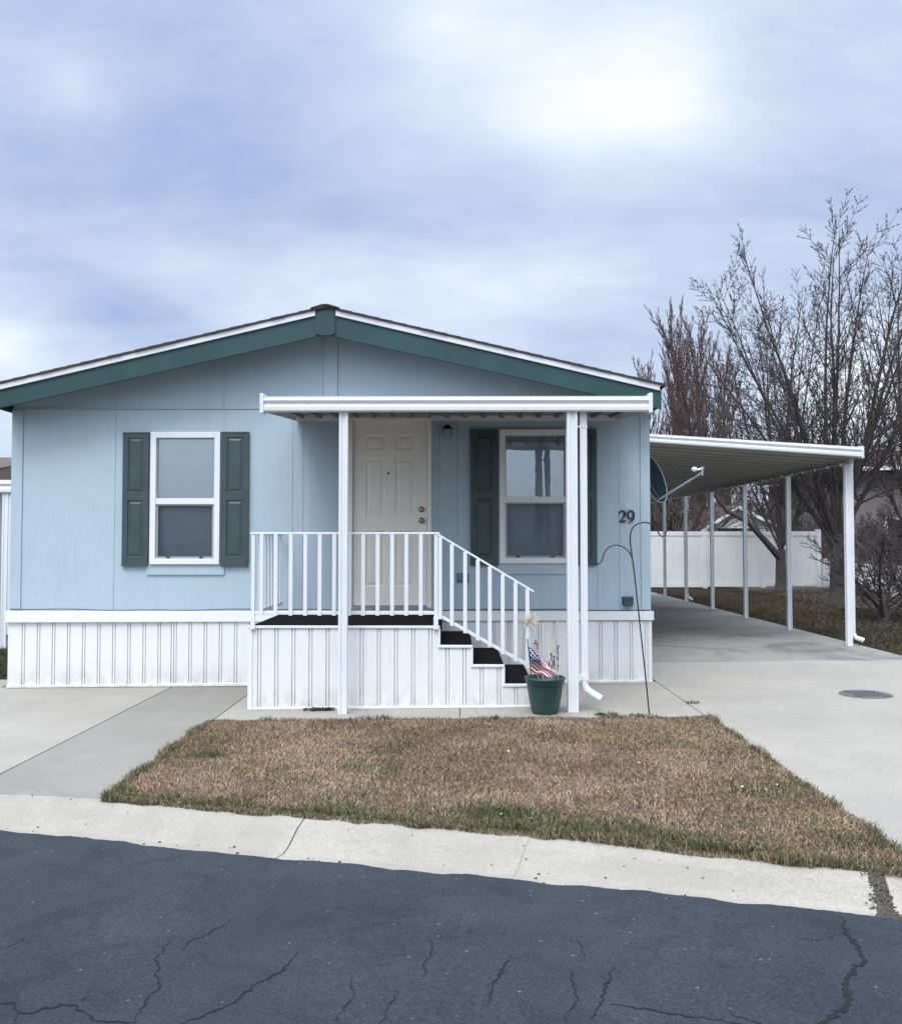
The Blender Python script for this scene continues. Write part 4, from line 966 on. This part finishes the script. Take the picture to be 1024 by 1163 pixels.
# leaf litter near the post, weeds, manhole
mb = MB(); q0 = G(362, 807)
for i in range(190):
    q = q0+Vector((max(-.13, min(.13, rnd.gauss(0, .065))), max(-.05, min(.05, rnd.gauss(0, .025))), .006+rnd.random()*.02)); a = rnd.uniform(0, 6.28); s = rnd.uniform(.015, .035)
    u = Vector((math.cos(a), math.sin(a), rnd.uniform(-.2, .2)))*s; w = Vector((-math.sin(a), math.cos(a), rnd.uniform(-.2, .4)))*s*.5
    mb.add([q-u, q-w, q+u, q+w], [(0,1,2,3)])
tag(mb.build('leaf_pile', 'leafrust'), 'small heap of rusty dead leaves beside the left porch post', 'leaf pile')
def weed(px, py, n, r, hgt, label, low=False):
    q0 = G(px, py); mb = MB()
    for i in range(n):
        q = q0+Vector((rnd.uniform(-r, r), rnd.uniform(-.02, .02), 0)); a = rnd.uniform(0, 6.28); l = hgt*rnd.uniform(.5, 1.2)
        d = Vector((math.cos(a)*.7, math.sin(a)*.7, rnd.uniform(.3, 1))).normalized(); s = Vector((-math.sin(a), math.cos(a), 0))*.006
        m_ = q+d*l*.5; t = q+d*l-Vector((0,0,l*.15)); mb.add([q-s*.4, q+s*.4, m_+s, m_-s, t], [(0,1,2,3),(3,2,4)])
    o = mb.build('weed', 'weed'); o_l = [v.co for v in o.data.vertices]
    return tag(o, label, 'weed', 'weeds along the edges of the walk')
weed(689, 813, 110, .10, .06, 'flat dark green weed at the walk edge beside the right porch post')
weed(787, 799, 26, .06, .05, 'tiny star shaped weed in the driveway joint')
weed(722, 813, 40, .06, .04, 'low weed at the walk edge just left of the garden hook')
weed(563, 818, 30, .03, .07, 'wispy weed at the walk edge below the lowest step')
weed(439, 818, 24, .03, .07, 'wispy weed at the lawn edge right of the left porch post')
mc = G(983, 789); mb = MB(); mb.lathe([(0,.008),(.20,.008),(.205,.004),(.215,.004),(.222,.007),(.245,.007),(.25,.0)], mc, 40)
for k in range(-5, 6): mb.box(mc.x-.16, mc.x+.16, mc.y+k*.032-.006, mc.y+k*.032+.006, mc.z+.0082, mc.z+.012)
tag(mb.build('manhole_cover', 'iron'), 'round flat iron cover set in the driveway concrete', 'manhole cover')

# ------------------------------------------------------------------ white fence
YFn = 29.5; zft = Z_(603.5, YFn, 830); fxs = [1.0, X_(735, YFn), X_(800, YFn), X_(866, YFn), X_(929, YFn)]
fn = thing('vinyl_fence', ((fxs[0]+fxs[-1])/2, YFn, gz(8)), 'tall white vinyl privacy fence at the back of the yard', 'fence')
for a, b in zip(fxs[:-1], fxs[1:]):
    mb = MB(); mb.box(a+.06, b-.06, YFn-.012, YFn+.012, gz(a)+.06, zft-.05); mb.box(a+.06, b-.06, YFn-.03, YFn+.03, gz(a)+.03, gz(a)+.16); mb.box(a+.06, b-.06, YFn-.03, YFn+.03, zft-.14, zft)
    k = a+.06
    while k < b-.2: k += .16; mb.box(k-.003, k+.003, YFn-.016, YFn-.0125, gz(a)+.17, zft-.15)
    mb.build('panel', 'vinyl', fn)
for a in fxs:
    mb = MB(); mb.box(a-.065, a+.065, YFn-.065, YFn+.065, gz(a)-.02, zft+.04); mb.box(a-.08, a+.08, YFn-.08, YFn+.08, zft+.04, zft+.065); mb.build('post', 'vinyl', fn)
lf = thing('low_fence', (13.5, 27, gz(14)), 'lower white fence behind the right hand trees', 'fence')
pa = Vector((fxs[-1]+.15, 29.4)); pb_ = Vector((X_(1060, 22), 22.5)); nP = 4
for i in range(nP):
    a = pa.lerp(pb_, i/nP); b = pa.lerp(pb_, (i+1)/nP); dd = (b-a).normalized(); nn = Vector((-dd.y, dd.x))*.02
    z0_, z1_ = gz(14), gz(14)+.80
    mb = MB(); mb.hexa([(a.x-nn.x,a.y-nn.y,z0_+.05),(b.x-nn.x,b.y-nn.y,z0_+.05),(b.x+nn.x,b.y+nn.y,z0_+.05),(a.x+nn.x,a.y+nn.y,z0_+.05),(a.x-nn.x,a.y-nn.y,z1_),(b.x-nn.x,b.y-nn.y,z1_),(b.x+nn.x,b.y+nn.y,z1_),(a.x+nn.x,a.y+nn.y,z1_)]); mb.build('panel', 'vinyl', lf)
    mb = MB(); mb.box(a.x-.06, a.x+.06, a.y-.06, a.y+.06, z0_-.02, z1_+.08); mb.build('post', 'vinyl', lf)

# ------------------------------------------------------------------ neighbouring buildings
YN = 40
def gable_house(name, loc, label, x0, x1, y0, y1, zw, zp, xp, wall, roofm, zbase=0, ov=.25):
    t = thing(name, loc, label, 'house'); mb = MB()
    mb.prism([(x0,y0,zbase),(x1,y0,zbase),(x1,y0,zw),(xp,y0,zp),(x0,y0,zw)], (0, y1-y0, 0)); mb.build('wall', wall, t)
    s1 = (zp-zw)/(xp-x0); s2 = (zp-zw)/(x1-xp); mb = MB()
    mb.prism([(x0-ov,y0-.3,zw-ov*s1+.02),(xp,y0-.3,zp+.02),(xp,y0-.3,zp+.16),(x0-ov,y0-.3,zw-ov*s1+.16)], (0, y1-y0+.6, 0))
    mb.prism([(x1+ov,y0-.3,zw-ov*s2+.02),(xp+.002,y0-.3,zp+.02),(xp+.002,y0-.3,zp+.16),(x1+ov,y0-.3,zw-ov*s2+.16)], (0, y1-y0+.6, 0)); r = mb.build('roof', roofm, t)
    mb = MB(); mb.prism([(x0-ov,y0-.33,zw-ov*s1-.06),(xp,y0-.33,zp-.06),(xp,y0-.33,zp+.10),(x0-ov,y0-.33,zw-ov*s1+.10)], (0, .028, 0)); mb.prism([(x1+ov,y0-.33,zw-ov*s2-.06),(xp+.002,y0-.33,zp-.06),(xp+.002,y0-.33,zp+.10),(x1+ov,y0-.33,zw-ov*s2+.10)], (0, .028, 0)); mb.build('fascia', 'white', r)
    return t
gx0, gx1 = X_(800, YN), X_(885, YN)
gh = gable_house('small_garage', (gx0+1.5, YN, 0), 'small pale gabled garage peeking over the white fence', gx0, gx1, YN, YN+8, Z_(601, YN), Z_(577, YN), X_(837, YN), 'paleside', 'brownroof')
mb = MB(); mb.box(X_(815, YN), X_(866, YN), YN-.03, YN-.003, .1, Z_(600, YN)); mb.build('garage_door', 'darkglass', gh)
mb = MB(); mb.box(X_(814, YN), X_(867, YN), YN-.05, YN-.032, Z_(600, YN)+.003, Z_(598.5, YN)); mb.build('door_trim', 'white', gh)
YR2 = 34
rx0 = X_(968, YR2)
rh = thing('grey_neighbour_house', (rx0+5, YR2, gz(14)), 'grey brown house with shallow dark roof behind the right hand trees', 'house')
mb = MB(); mb.box(rx0, rx0+16, YR2, YR2+9, 0, Z_(536, YR2)); mb.build('wall', 'greyside', rh)
ze = Z_(533, YR2); mb = MB(); mb.hexa([(rx0-.5,YR2-.5,ze-.02),(rx0+16.5,YR2-.5,ze+.6),(rx0+16.5,YR2+9.5,ze+.6),(rx0-.5,YR2+9.5,ze-.02),(rx0-.5,YR2-.5,ze+.02),(rx0+16.5,YR2-.5,ze+.64),(rx0+16.5,YR2+5,ze+2.0),(rx0-.5,YR2+5,ze+.9)]); rr_ = mb.build('roof', 'brownroof', rh)
mb = MB(); mb.hexa([(rx0-.55,YR2-.56,ze-.14),(rx0+16.5,YR2-.56,ze+.50),(rx0+16.5,YR2-.505,ze+.50),(rx0-.55,YR2-.505,ze-.14),(rx0-.55,YR2-.56,ze+.03),(rx0+16.5,YR2-.56,ze+.66),(rx0+16.5,YR2-.505,ze+.66),(rx0-.55,YR2-.505,ze+.03)]); mb.build('gutter', 'white', rr_)
for k in range(2):
    xw = rx0+1.2+k*3.4; mb = MB(); mb.box(xw, xw+1.2, YR2-.06, YR2-.003, 1.1, 2.5); w_ = mb.build('window', 'white', rh); mb = MB(); mb.box(xw+.1, xw+1.1, YR2-.08, YR2-.062, 1.2, 2.4); mb.build('pane', 'darkglass', w_)
# left neighbour with its white awning
YL = 13.8; lx1 = X_(9, 17); nh = thing('left_neighbour_home', (-11, 17, gz(-11)), 'pale home with brown roof and white awning at the left edge', 'house')
mb = MB(); mb.box(-16, lx1-.5, 16.2, 26, gz(-14)-.1, 2.55)
mb.build('wall', 'paleside', nh)
mb = MB()
for k in range(5): MB().box(-9.5, lx1-.8, 16.15, 16.197, .55+k*.42-.02, .55+k*.42+.10).build('siding_board', 'vinyl', nh)
for (z0_, z1_) in ((.25,.62),(.85,1.15),(1.3,2.2)): pass
mb = MB(); mb.box(-9.6, lx1-.55, 16.10, 16.145, 1.25, 2.3); mb.build('window', 'darkglass', nh)
mb = MB(); zt_ = Z_(527, 16, 5); ze_ = Z_(546, 16, 5); mb.hexa([(-16,15.6,ze_),(lx1-.15,15.6,ze_),(lx1-.15,26,ze_),(-16,26,ze_),(-16,15.6,ze_+.06),(lx1-.15,15.6,ze_+.06),(lx1-.5,20,zt_+.5),(-16,20,zt_+.5)]); mb.build('roof', 'brownroof', nh)
mb = MB(); zt1, zt0 = Z_(545, YL, 5), Z_(560, YL, 5); xl1 = X_(13, YL)
prl = beadprof(zt0, zt1, YL); mb.prism([(-12, y, z) for y, z in prl], (xl1+12, 0, 0)); aw = mb.build('awning', 'alu', nh)
mb = MB(); mb.hexa([(-12,YL+.06,zt1-.05),(xl1-.01,YL+.06,zt1-.05),(xl1-.01,16.09,zt1+.08),(-12,16.09,zt1+.08),(-12,YL+.06,zt1-.03),(xl1-.01,YL+.06,zt1-.03),(xl1-.01,16.09,zt1+.1),(-12,16.09,zt1+.1)]); mb.build('awning_sheet', 'soffit', aw)
xp_ = X_(4.5, YL); postmesh(xp_, YL+.06, .09, gz(-7)-.01, zt0+.01).build('awning_post', 'alu', aw)
xp_ = X_(9.5, YL); mb = MB(); mb.box(xp_-.025, xp_+.025, YL+.03, YL+.08, gz(-7)+.2, zt0+.02); mb.build('downspout', 'alu', aw)

# ------------------------------------------------------------------ mountain
mb = MB(); rsM = np.random.RandomState(5); nx_, ny_ = 120, 26; vs = []
def mh(px): return np.interp(px, [300, 600, 760, 850, 930, 985, 1010, 1060, 1200, 1500], [30, 60, 90, 140, 300, 395, 415, 470, 520, 400])
for j in range(ny_):
    t = j/(ny_-1)
    for i in range(nx_):
        px = 300+1200*i/(nx_-1); X = (px-519)/1024*3200; Hh = mh(px)
        rg = (vnoise(np.array([X/260]), np.array([t*5]), 1., 41)[0]-.5)*.35+(vnoise(np.array([X/80]), np.array([t*16]), 1., 42)[0]-.5)*.16
        vs.append((X*(1+.25*t), 2300+1100*t, max(-5, Hh*min(1, t*1.05)*(1+rg*(1 if t < .97 else .6)))))
mb.add(vs, [(j*nx_+i, j*nx_+i+1, (j+1)*nx_+i+1, (j+1)*nx_+i) for j in range(ny_-1) for i in range(nx_-1)])
struct(mb, 'mountain', 'mountain')

# ------------------------------------------------------------------ trees
def grow(T, C, rg, p, d, L, r, lvl, maxl, P_):
    n = max(3, int(L/P_['seg'])+1) if lvl < 3 else 3
    pts = [Vector(p)]; dirs = [Vector(d).normalized()]; dd = Vector(d).normalized()
    for i in range(n):
        dd = (dd+Vector((rg.gauss(0,1), rg.gauss(0,1), rg.gauss(0,1)))*P_['wig']*(.8 if lvl < 3 else .45)+Vector((0,0,1))*P_['up'][min(lvl, len(P_['up'])-1)]).normalized()
        pts.append(pts[-1]+dd*L/n); dirs.append(dd.copy())
    rmin = P_['rmin']; rend = max(rmin*.6, r*P_['taper'])
    rad = [r+(rend-r)*(i/n) for i in range(n+1)]
    (T if lvl == 0 else C).tube(pts, rad, (9, 7, 5, 4, 3, 3)[min(lvl, 5)], cap=False)
    if lvl >= maxl: return
    k = P_['kids'][min(lvl, len(P_['kids'])-1)]
    for c in range(k):
        t = P_['t0'][min(lvl, len(P_['t0'])-1)]; t = t+(1-t)*(c+rg.random())/k if lvl > 0 else t+(1-t)*(c+.5)/k
        i = min(n-1, int(t*n)); q = pts[i].lerp(pts[i+1], t*n-i); base = dirs[i]
        az = rg.uniform(0, 2*math.pi) if lvl > 0 else c*2.4+rg.uniform(-.4, .4)
        if P_.get('opp') and lvl > 0:
            if c % 2 == 0: az0_ = az; t_prev = t
            else: az = az0_+math.pi; t = t_prev; i = min(n-1, int(t*n)); q = pts[i].lerp(pts[i+1], t*n-i); base = dirs[i]
        perp = base.cross(Vector((math.cos(az), math.sin(az), .1))); perp = perp.normalized() if perp.length > .01 else Vector((1,0,0))
        ang = R(P_['ang'][min(lvl, len(P_['ang'])-1)]*rg.uniform(.6, 1.35))
        nd = base*math.cos(ang)+perp*math.sin(ang)
        if nd.z < -.1: nd.z *= -.3
        vr = P_.get('l0', .32) if lvl == 0 else .32; ratio = P_['len'][min(lvl, len(P_['len'])-1)]*rg.uniform(1-vr, 1+vr*.6)*(1-.55*t if lvl or 'ang' in P_ and P_['kids'][0] > 20 else 1)
        rc = max(rmin, rad[i]*P_['rr'][min(lvl, len(P_['rr'])-1)]*rg.uniform(.8, 1.05))
        grow(T, C, rg, q, nd, L*ratio, rc, lvl+1, maxl, P_)
def tree(name, label, cat, base, L, r, Pm, seed, maxl=4, lean=(0,0,1), barkm='bark', twigm='twig', group=None, extra=None):
    t = thing(name, base, label, cat, group); T = MB(); C = MB(); rg = random.Random(seed)
    grow(T, C, rg, Vector(base)-Vector((0,0,.1)), lean, L, r, 0, maxl, Pm)
    b = Vector(base)
    T.tube([b-Vector((0,0,.1)), b+Vector((0,0,.02)), b+Vector((0,0,.3))], [r*1.6, r*1.35, r*1.0], 12, cap=False)
    if extra: extra(T, C, rg)
    T.build('trunk', barkm, t, smooth=True); C.build('crown', twigm, t, smooth=True)
    return t
VASE = dict(seg=.5, wig=.03, up=(.0,.008,.040,.030,.02), taper=.08, rmin=.0066, kids=(3,18,8,4), t0=(.62,.14,.10,.2), ang=(20,34,34,30), len=(3.5,.32,.38,.42), rr=(.42,.46,.50,.65), l0=.1, opp=1)
bB = G(951, 686); bA = G(887, 671)
def fan(C, rg, base, Yt, targets, r_, Pm):
    for (px_, py_, dy) in targets:
        q = P(px_, py_, Yt); q.y = base.y+dy; st = base+Vector((rg.uniform(-.05,.05), rg.uniform(-.05,.05), rg.uniform(-.12,.25)))
        d = q-st; L = d.length; d.normalize(); d0 = (d+Vector((d.x*.30, d.y*.30, -.06))).normalized()
        grow(C, C, rg, st, d0, L*.96, r_*(L/8)**.8*rg.uniform(.8, 1.15), 1, 4, Pm)
def extraB(T, C, rg):
    fan(C, rg, bB+Vector((0,0,1.35)), 21.7, [(812,352,.4),(830,300,-.8),(846,285,.7),(872,262,.1),(900,250,-.7),(925,246,.6),(950,248,-.2),(975,246,1.0),(1000,252,-.9),(1030,262,.3),(1062,300,0),(835,395,1.6),(862,350,-1.8),(1050,350,1.7),(890,300,2.0),(985,300,-1.9)], .066, VASE)
def trunk_only(T, C, rg, b, h, r_): T.tube([b+Vector((0,0,.25)), b+Vector((.02,0,h*.5)), b+Vector((0,0,h)), b+Vector((0,0,h+.25))], [r_*1.05, r_*.9, r_*1.0, r_*.55], 12, cap=True)
tree('bare_tree', 'tallest bare tree, its broad crown filling the upper right sky', 'tree', bB, 1.55, .185, dict(VASE, kids=(0,), taper=.82), 4, 4, (.0,0,1), extra=extraB)
def extraA(T, C, rg):
    C.tube([bA+Vector((0,0,.95)), bA+Vector((-.5,-.1,1.5)), bA+Vector((-1.05,-.1,2.1)), bA+Vector((-1.6,0,2.4)), bA+Vector((-2.2,0,3.2))], [.12,.10,.085,.07,.045], 8, cap=False)
    for q, dd, L_ in ((( -1.6,0,2.4), (-.5,0,.9), 3.2), ((-1.05,-.1,2.1), (-.1,.1,1), 4.2), ((-2.2,0,3.2), (-.3,0,1), 3.0), ((-.6,-.1,1.6), (-.3,.4,1), 4.6)):
        grow(C, C, rg, bA+Vector(q), Vector(dd), L_, .045, 1, 4, VASE)
    fan(C, rg, bA+Vector((0,0,1.25)), 27, [(822,372,.4),(850,345,-.8),(872,330,.7),(893,318,0),(915,330,-.5),(936,345,.9),(962,380,.2),(835,430,1.2),(945,420,-1.4)], .07, VASE)
tree('bare_tree', 'bare tree with low forking limb in front of the white fence', 'tree', bA, 1.35, .165, dict(VASE, kids=(0,), taper=.82), 9, 4, (.0,0,1), extra=extraA)
b3 = Vector((X_(1040, 25), 25, gz(13)))
def extraC(T, C, rg): fan(C, rg, b3+Vector((0,0,1.3)), 25, [(985,330,.4),(1000,300,-.8),(1020,285,.7),(1045,270,.1),(1070,290,0),(975,400,.9)], .07, VASE)
tree('bare_tree', 'bare tree beyond the low fence, cropped by the right edge', 'tree', b3, 1.5, .16, dict(VASE, kids=(0,), taper=.82), 21, 4, extra=extraC)
# upright poplar-like trees
POP = dict(seg=.7, wig=.03, up=(.0,.14,.16,.16), taper=.2, rmin=.010, kids=(54,13,7), t0=(.12,.12,.1), ang=(20,20,24), len=(.44,.30,.42), rr=(.22,.5,.6), l0=.25)
for i, (px_, py_, Yp, seed, lab) in enumerate([(786, 352, 40, 2, 'tallest narrow upright bare tree behind the carport roof'), (752, 412, 42, 5, 'narrow upright bare tree right beside the roof eave end'), (822, 395, 43, 8, 'narrow upright bare tree close left of the broad crowned tree'), (768, 385, 44, 14, 'narrow upright bare tree between the eave end and its tallest neighbour'), (803, 370, 45, 17, 'thin upright bare tree just right of the tallest upright one')]):
    hT = Z_(py_, Yp)*.90; tree('poplar_tree', lab, 'tree', Vector((X_(px_, Yp), Yp, -.1)), hT, .16, POP, seed, 3, barkm='barklight', twigm='twigpale')
# bushes by the driveway and thicket behind the fence
BUSH = dict(seg=.3, wig=.12, up=(.0,.03,.04,.05), taper=.3, rmin=.006, kids=(14,7,6,4), t0=(.05,.2,.15,.1), ang=(46,40,42,45), len=(3.4,.5,.5,.5), rr=(.5,.5,.55,.6))
bb = G(1003, 706); tree('bare_shrub', 'dense bare shrub with arching stems at the right edge', 'shrub', bb, .5, .075, BUSH, 3, 4)
b2 = G(1075, 700); tree('bare_shrub', 'dense bare shrub mostly cut by the right frame edge', 'shrub', b2, .55, .08, BUSH, 6, 4)
b4 = G(1032, 697); tree('bare_shrub', 'taller bare shrub behind the arching one at the right edge', 'shrub', b4, .55, .07, BUSH, 15, 4)
TH = dict(BUSH); TH.update(kids=(12,9,7), rmin=.011, len=(3.2,.5,.5), ang=(34,34,38), seg=.5)
proto = tree('thicket_tree', 'x', 'tree', Vector((8.5, 33, -.05)), 1.2, .12, TH, 12, 3, group='brushy bare trees behind the white fence')
labs = ['brushy bare tree behind the fence, seen left of the innermost carport post', 'brushy bare tree behind the fence between the garage and house corner', 'brushy bare tree just left of the small garage', 'brushy bare tree behind the small garage roof', 'brushy bare tree right of the small garage', 'brushy bare tree in front of the grey neighbour house', 'brushy bare tree beside the grey house wall', 'small brushy bare tree far behind the right carport post', 'brushy bare tree at far right under the snowy mountain', 'brushy bare tree behind the forked tree trunk']
sp = [(745, 34, 1.0), (770, 36, 1.1), (790, 47, 1.1), (840, 54, 1.3), (893, 45, 1.1), (985, 31.5, .8), (1010, 32, .9), (935, 38, 1.0), (1035, 33, .9), (905, 33, .9)]
for i, ((px_, Yp, s_), l_) in enumerate(zip(sp, labs)):
    o = proto if i == 0 else copy_tree(proto)
    o.location = (X_(px_, Yp), Yp, -.05); o.rotation_euler = (0, 0, i*1.9); o.scale = (s_, s_, s_*.78); o['label'] = l_
# undergrowth bank far behind (brown scrub)
def scrub(name, x0, x1, y0, y1, h, n, label, m='twig'):
    mb = MB(); rg = random.Random(4)
    for i in range(n):
        x = rg.uniform(x0, x1); y = rg.uniform(y0, y1); hh = h*rg.uniform(.5, 1.1)*(1+.2*math.sin(x*.8)); p = Vector((x, y, -.1)); d = Vector((rg.gauss(0,.25), rg.gauss(0,.25), 1))
        q = p+d*hh*.5; t = q+(d+Vector((rg.gauss(0,.2), 0, 0)))*hh*.5; mb.tube([p, q, t], [.025,.018,.006], 3, cap=False)
        for k in range(5):
            s_ = p.lerp(t, rg.uniform(.3, .9)); e_ = Vector((rg.gauss(0,.5), rg.gauss(0,.4), rg.uniform(.2, .8)))*hh*.22; mb.tube([s_, s_+e_], [.012,.006], 3, cap=False)
    return tag(mb.build(name, m), label, 'scrub', kind='stuff')
scrub('scrub', 3, 26, 44, 62, 4.3, 2600, 'distant mass of bare brown scrub behind the fence')
scrub('scrub', -30, -13, 34, 50, 4.0, 500, 'distant bare brush at the far left')

# ------------------------------------------------------------------ world, sun, camera
SUN_EL, SUN_AZ = 57, 200      # compass style: 0=+Y, clockwise
w = bpy.data.worlds.new('World'); scene.world = w; w.use_nodes = True; nt = w.node_tree
bg = nt.nodes['Background']; STR = .1; bg.inputs['Strength'].default_value = STR
sky = N(nt, 'ShaderNodeTexSky', sky_type='NISHITA'); sky.sun_disc = False; sky.sun_elevation = R(SUN_EL); sky.sun_rotation = R(SUN_AZ); sky.air_density = 1; sky.dust_density = 1.5
tc = N(nt, 'ShaderNodeTexCoord'); D = tc.outputs['Generated']
def vm(op, a, b=None, out=0):
    n = N(nt, 'ShaderNodeVectorMath', operation=op); nt.links.new(a, n.inputs[0])
    if b is not None:
        if hasattr(b, 'links'): nt.links.new(b, n.inputs[1])
        else: n.inputs[1].default_value = b
    return n.outputs[out]
def ma(op, a, b=0., clamp=False, c=None):
    n = N(nt, 'ShaderNodeMath', operation=op); n.use_clamp = clamp
    for i, v in ((0, a), (1, b)):
        if hasattr(v, 'links'): nt.links.new(v, n.inputs[i])
        else: n.inputs[i].default_value = v
    if c is not None: n.inputs[2].default_value = c
    return n.outputs[0]
sep = N(nt, 'ShaderNodeSeparateXYZ'); nt.links.new(D, sep.inputs[0]); zc = ma('MAXIMUM', sep.outputs[2], 0.)
den = ma('ADD', zc, .22)
cmb = N(nt, 'ShaderNodeCombineXYZ'); nt.links.new(ma('DIVIDE', sep.outputs[0], den), cmb.inputs[0]); nt.links.new(ma('DIVIDE', sep.outputs[1], den), cmb.inputs[1])
nz1 = noise(nt, cmb.outputs[0], .95, 9, .58, .25)
mp = N(nt, 'ShaderNodeMapping'); mp.inputs['Scale'].default_value = (1.0, 1.9, 1); mp.inputs['Rotation'].default_value = (0, 0, .35); nt.links.new(cmb.outputs[0], mp.inputs[0])
nz2 = noise(nt, mp.outputs[0], 1.5, 10, .64, .25)
f = ma('ADD', ma('MULTIPLY', nz1, .62), ma('MULTIPLY', nz2, .40))
def blob(f, px, py, amt, rad, sq=1.0):
    d = ray(px, py).normalized(); sc_ = (1, 1, sq)
    df = vm('SUBTRACT', D, tuple(d)); df = vm('MULTIPLY', df, (1, 1, sq)); ln = vm('LENGTH', df, out=1)
    g_ = ma('DIVIDE', ln, rad); g_ = ma('SUBTRACT', 1., g_, clamp=True); g_ = ma('MULTIPLY', g_, g_); return ma('ADD', f, ma('MULTIPLY', g_, amt))
for bl in [(735,105,.22,.26,1.4), (660,160,.10,.30,1.8), (790,80,.08,.12,1), (500,20,.20,.22,1.6), (560,330,.20,.34,3.2), (200,300,.15,.35,3.5), (0,400,.30,.14,1.5), (85,95,.16,.12,1), (250,140,-.20,.36,1.4), (30,170,-.08,.3,1.5), (580,230,-.16,.25,2.5), (130,355,-.22,.15,2.2), (380,250,-.10,.2,3), (900,180,-.06,.3,1.5), (960,460,.28,.25,1.6), (640,390,-.06,.18,2), (60,20,-.05,.2,1)]: f = blob(f, *bl)
rp = N(nt, 'ShaderNodeValToRGB'); e = rp.color_ramp.elements
stops = [(.20, (.20,.36,.72)), (.36, (.38,.48,.72)), (.50, (.53,.62,.80)), (.64, (.69,.78,.92)), (.80, (.92,.96,1.0))]
while len(e) < len(stops): e.new(.5)
for el, (p_, c_) in zip(e, stops): el.position = p_; el.color = (*c_, 1)
nt.links.new(f, rp.inputs[0])
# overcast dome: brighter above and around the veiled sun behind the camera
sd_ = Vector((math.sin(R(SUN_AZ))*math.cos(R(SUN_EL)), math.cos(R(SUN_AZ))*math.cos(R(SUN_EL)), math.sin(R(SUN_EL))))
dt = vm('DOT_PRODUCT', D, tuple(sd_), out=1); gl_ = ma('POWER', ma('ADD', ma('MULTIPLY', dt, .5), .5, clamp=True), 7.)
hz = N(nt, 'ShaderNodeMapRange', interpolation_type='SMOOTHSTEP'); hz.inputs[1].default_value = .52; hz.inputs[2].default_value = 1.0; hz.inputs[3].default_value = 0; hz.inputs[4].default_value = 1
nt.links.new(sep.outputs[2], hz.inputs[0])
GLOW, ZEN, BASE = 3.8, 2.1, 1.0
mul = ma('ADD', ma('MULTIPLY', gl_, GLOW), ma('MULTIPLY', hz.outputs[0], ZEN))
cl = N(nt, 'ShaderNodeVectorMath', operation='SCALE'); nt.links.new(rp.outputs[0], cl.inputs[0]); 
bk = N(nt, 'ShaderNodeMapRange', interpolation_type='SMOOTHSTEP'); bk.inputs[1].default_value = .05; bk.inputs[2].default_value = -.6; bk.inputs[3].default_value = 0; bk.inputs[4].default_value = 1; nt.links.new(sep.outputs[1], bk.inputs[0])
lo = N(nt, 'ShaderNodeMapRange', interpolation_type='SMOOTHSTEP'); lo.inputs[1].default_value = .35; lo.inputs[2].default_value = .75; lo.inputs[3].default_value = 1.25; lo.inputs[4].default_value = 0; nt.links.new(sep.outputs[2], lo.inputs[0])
dk = ma('SUBTRACT', 1., ma('MULTIPLY', ma('MULTIPLY', bk.outputs[0], lo.outputs[0]), .62))     # added dimming of the unseen low sky behind the camera, deepens porch shade
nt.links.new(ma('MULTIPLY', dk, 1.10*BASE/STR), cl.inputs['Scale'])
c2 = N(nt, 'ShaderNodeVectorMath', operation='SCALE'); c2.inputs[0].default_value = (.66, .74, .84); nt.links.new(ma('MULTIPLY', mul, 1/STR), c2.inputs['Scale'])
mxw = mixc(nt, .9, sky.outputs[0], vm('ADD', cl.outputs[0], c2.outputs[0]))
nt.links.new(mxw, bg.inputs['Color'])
sl_ = bpy.data.lights.new('Sun', 'SUN'); sl_.energy = 1.5; sl_.angle = R(20); sl_.color = (1, .96, .90)
so = bpy.data.objects.new('Sun', sl_); COL.objects.link(so); so.rotation_euler = (-sd_).to_track_quat('-Z', 'Y').to_euler(); so.location = (0, -5, 20)
cam = bpy.data.cameras.new('Camera'); cam.sensor_fit = 'HORIZONTAL'; cam.sensor_width = 36; cam.lens = 36; cam.clip_start = .05; cam.clip_end = 12000
co = bpy.data.objects.new('Camera', cam); COL.objects.link(co); co.location = (0, 0, EYE)
co.matrix_world = Matrix((( Rv.x, Uv.x, -Fv.x, 0), (Rv.y, Uv.y, -Fv.y, 0), (Rv.z, Uv.z, -Fv.z, EYE), (0, 0, 0, 1)))
scene.camera = co
scene.view_settings.view_transform = 'Standard'; scene.view_settings.look = 'None'; scene.view_settings.exposure = .08; scene.view_settings.gamma = 1
scene.render.engine = 'CYCLES'; scene.cycles.transparent_max_bounces = 12; scene.cycles.max_bounces = 6
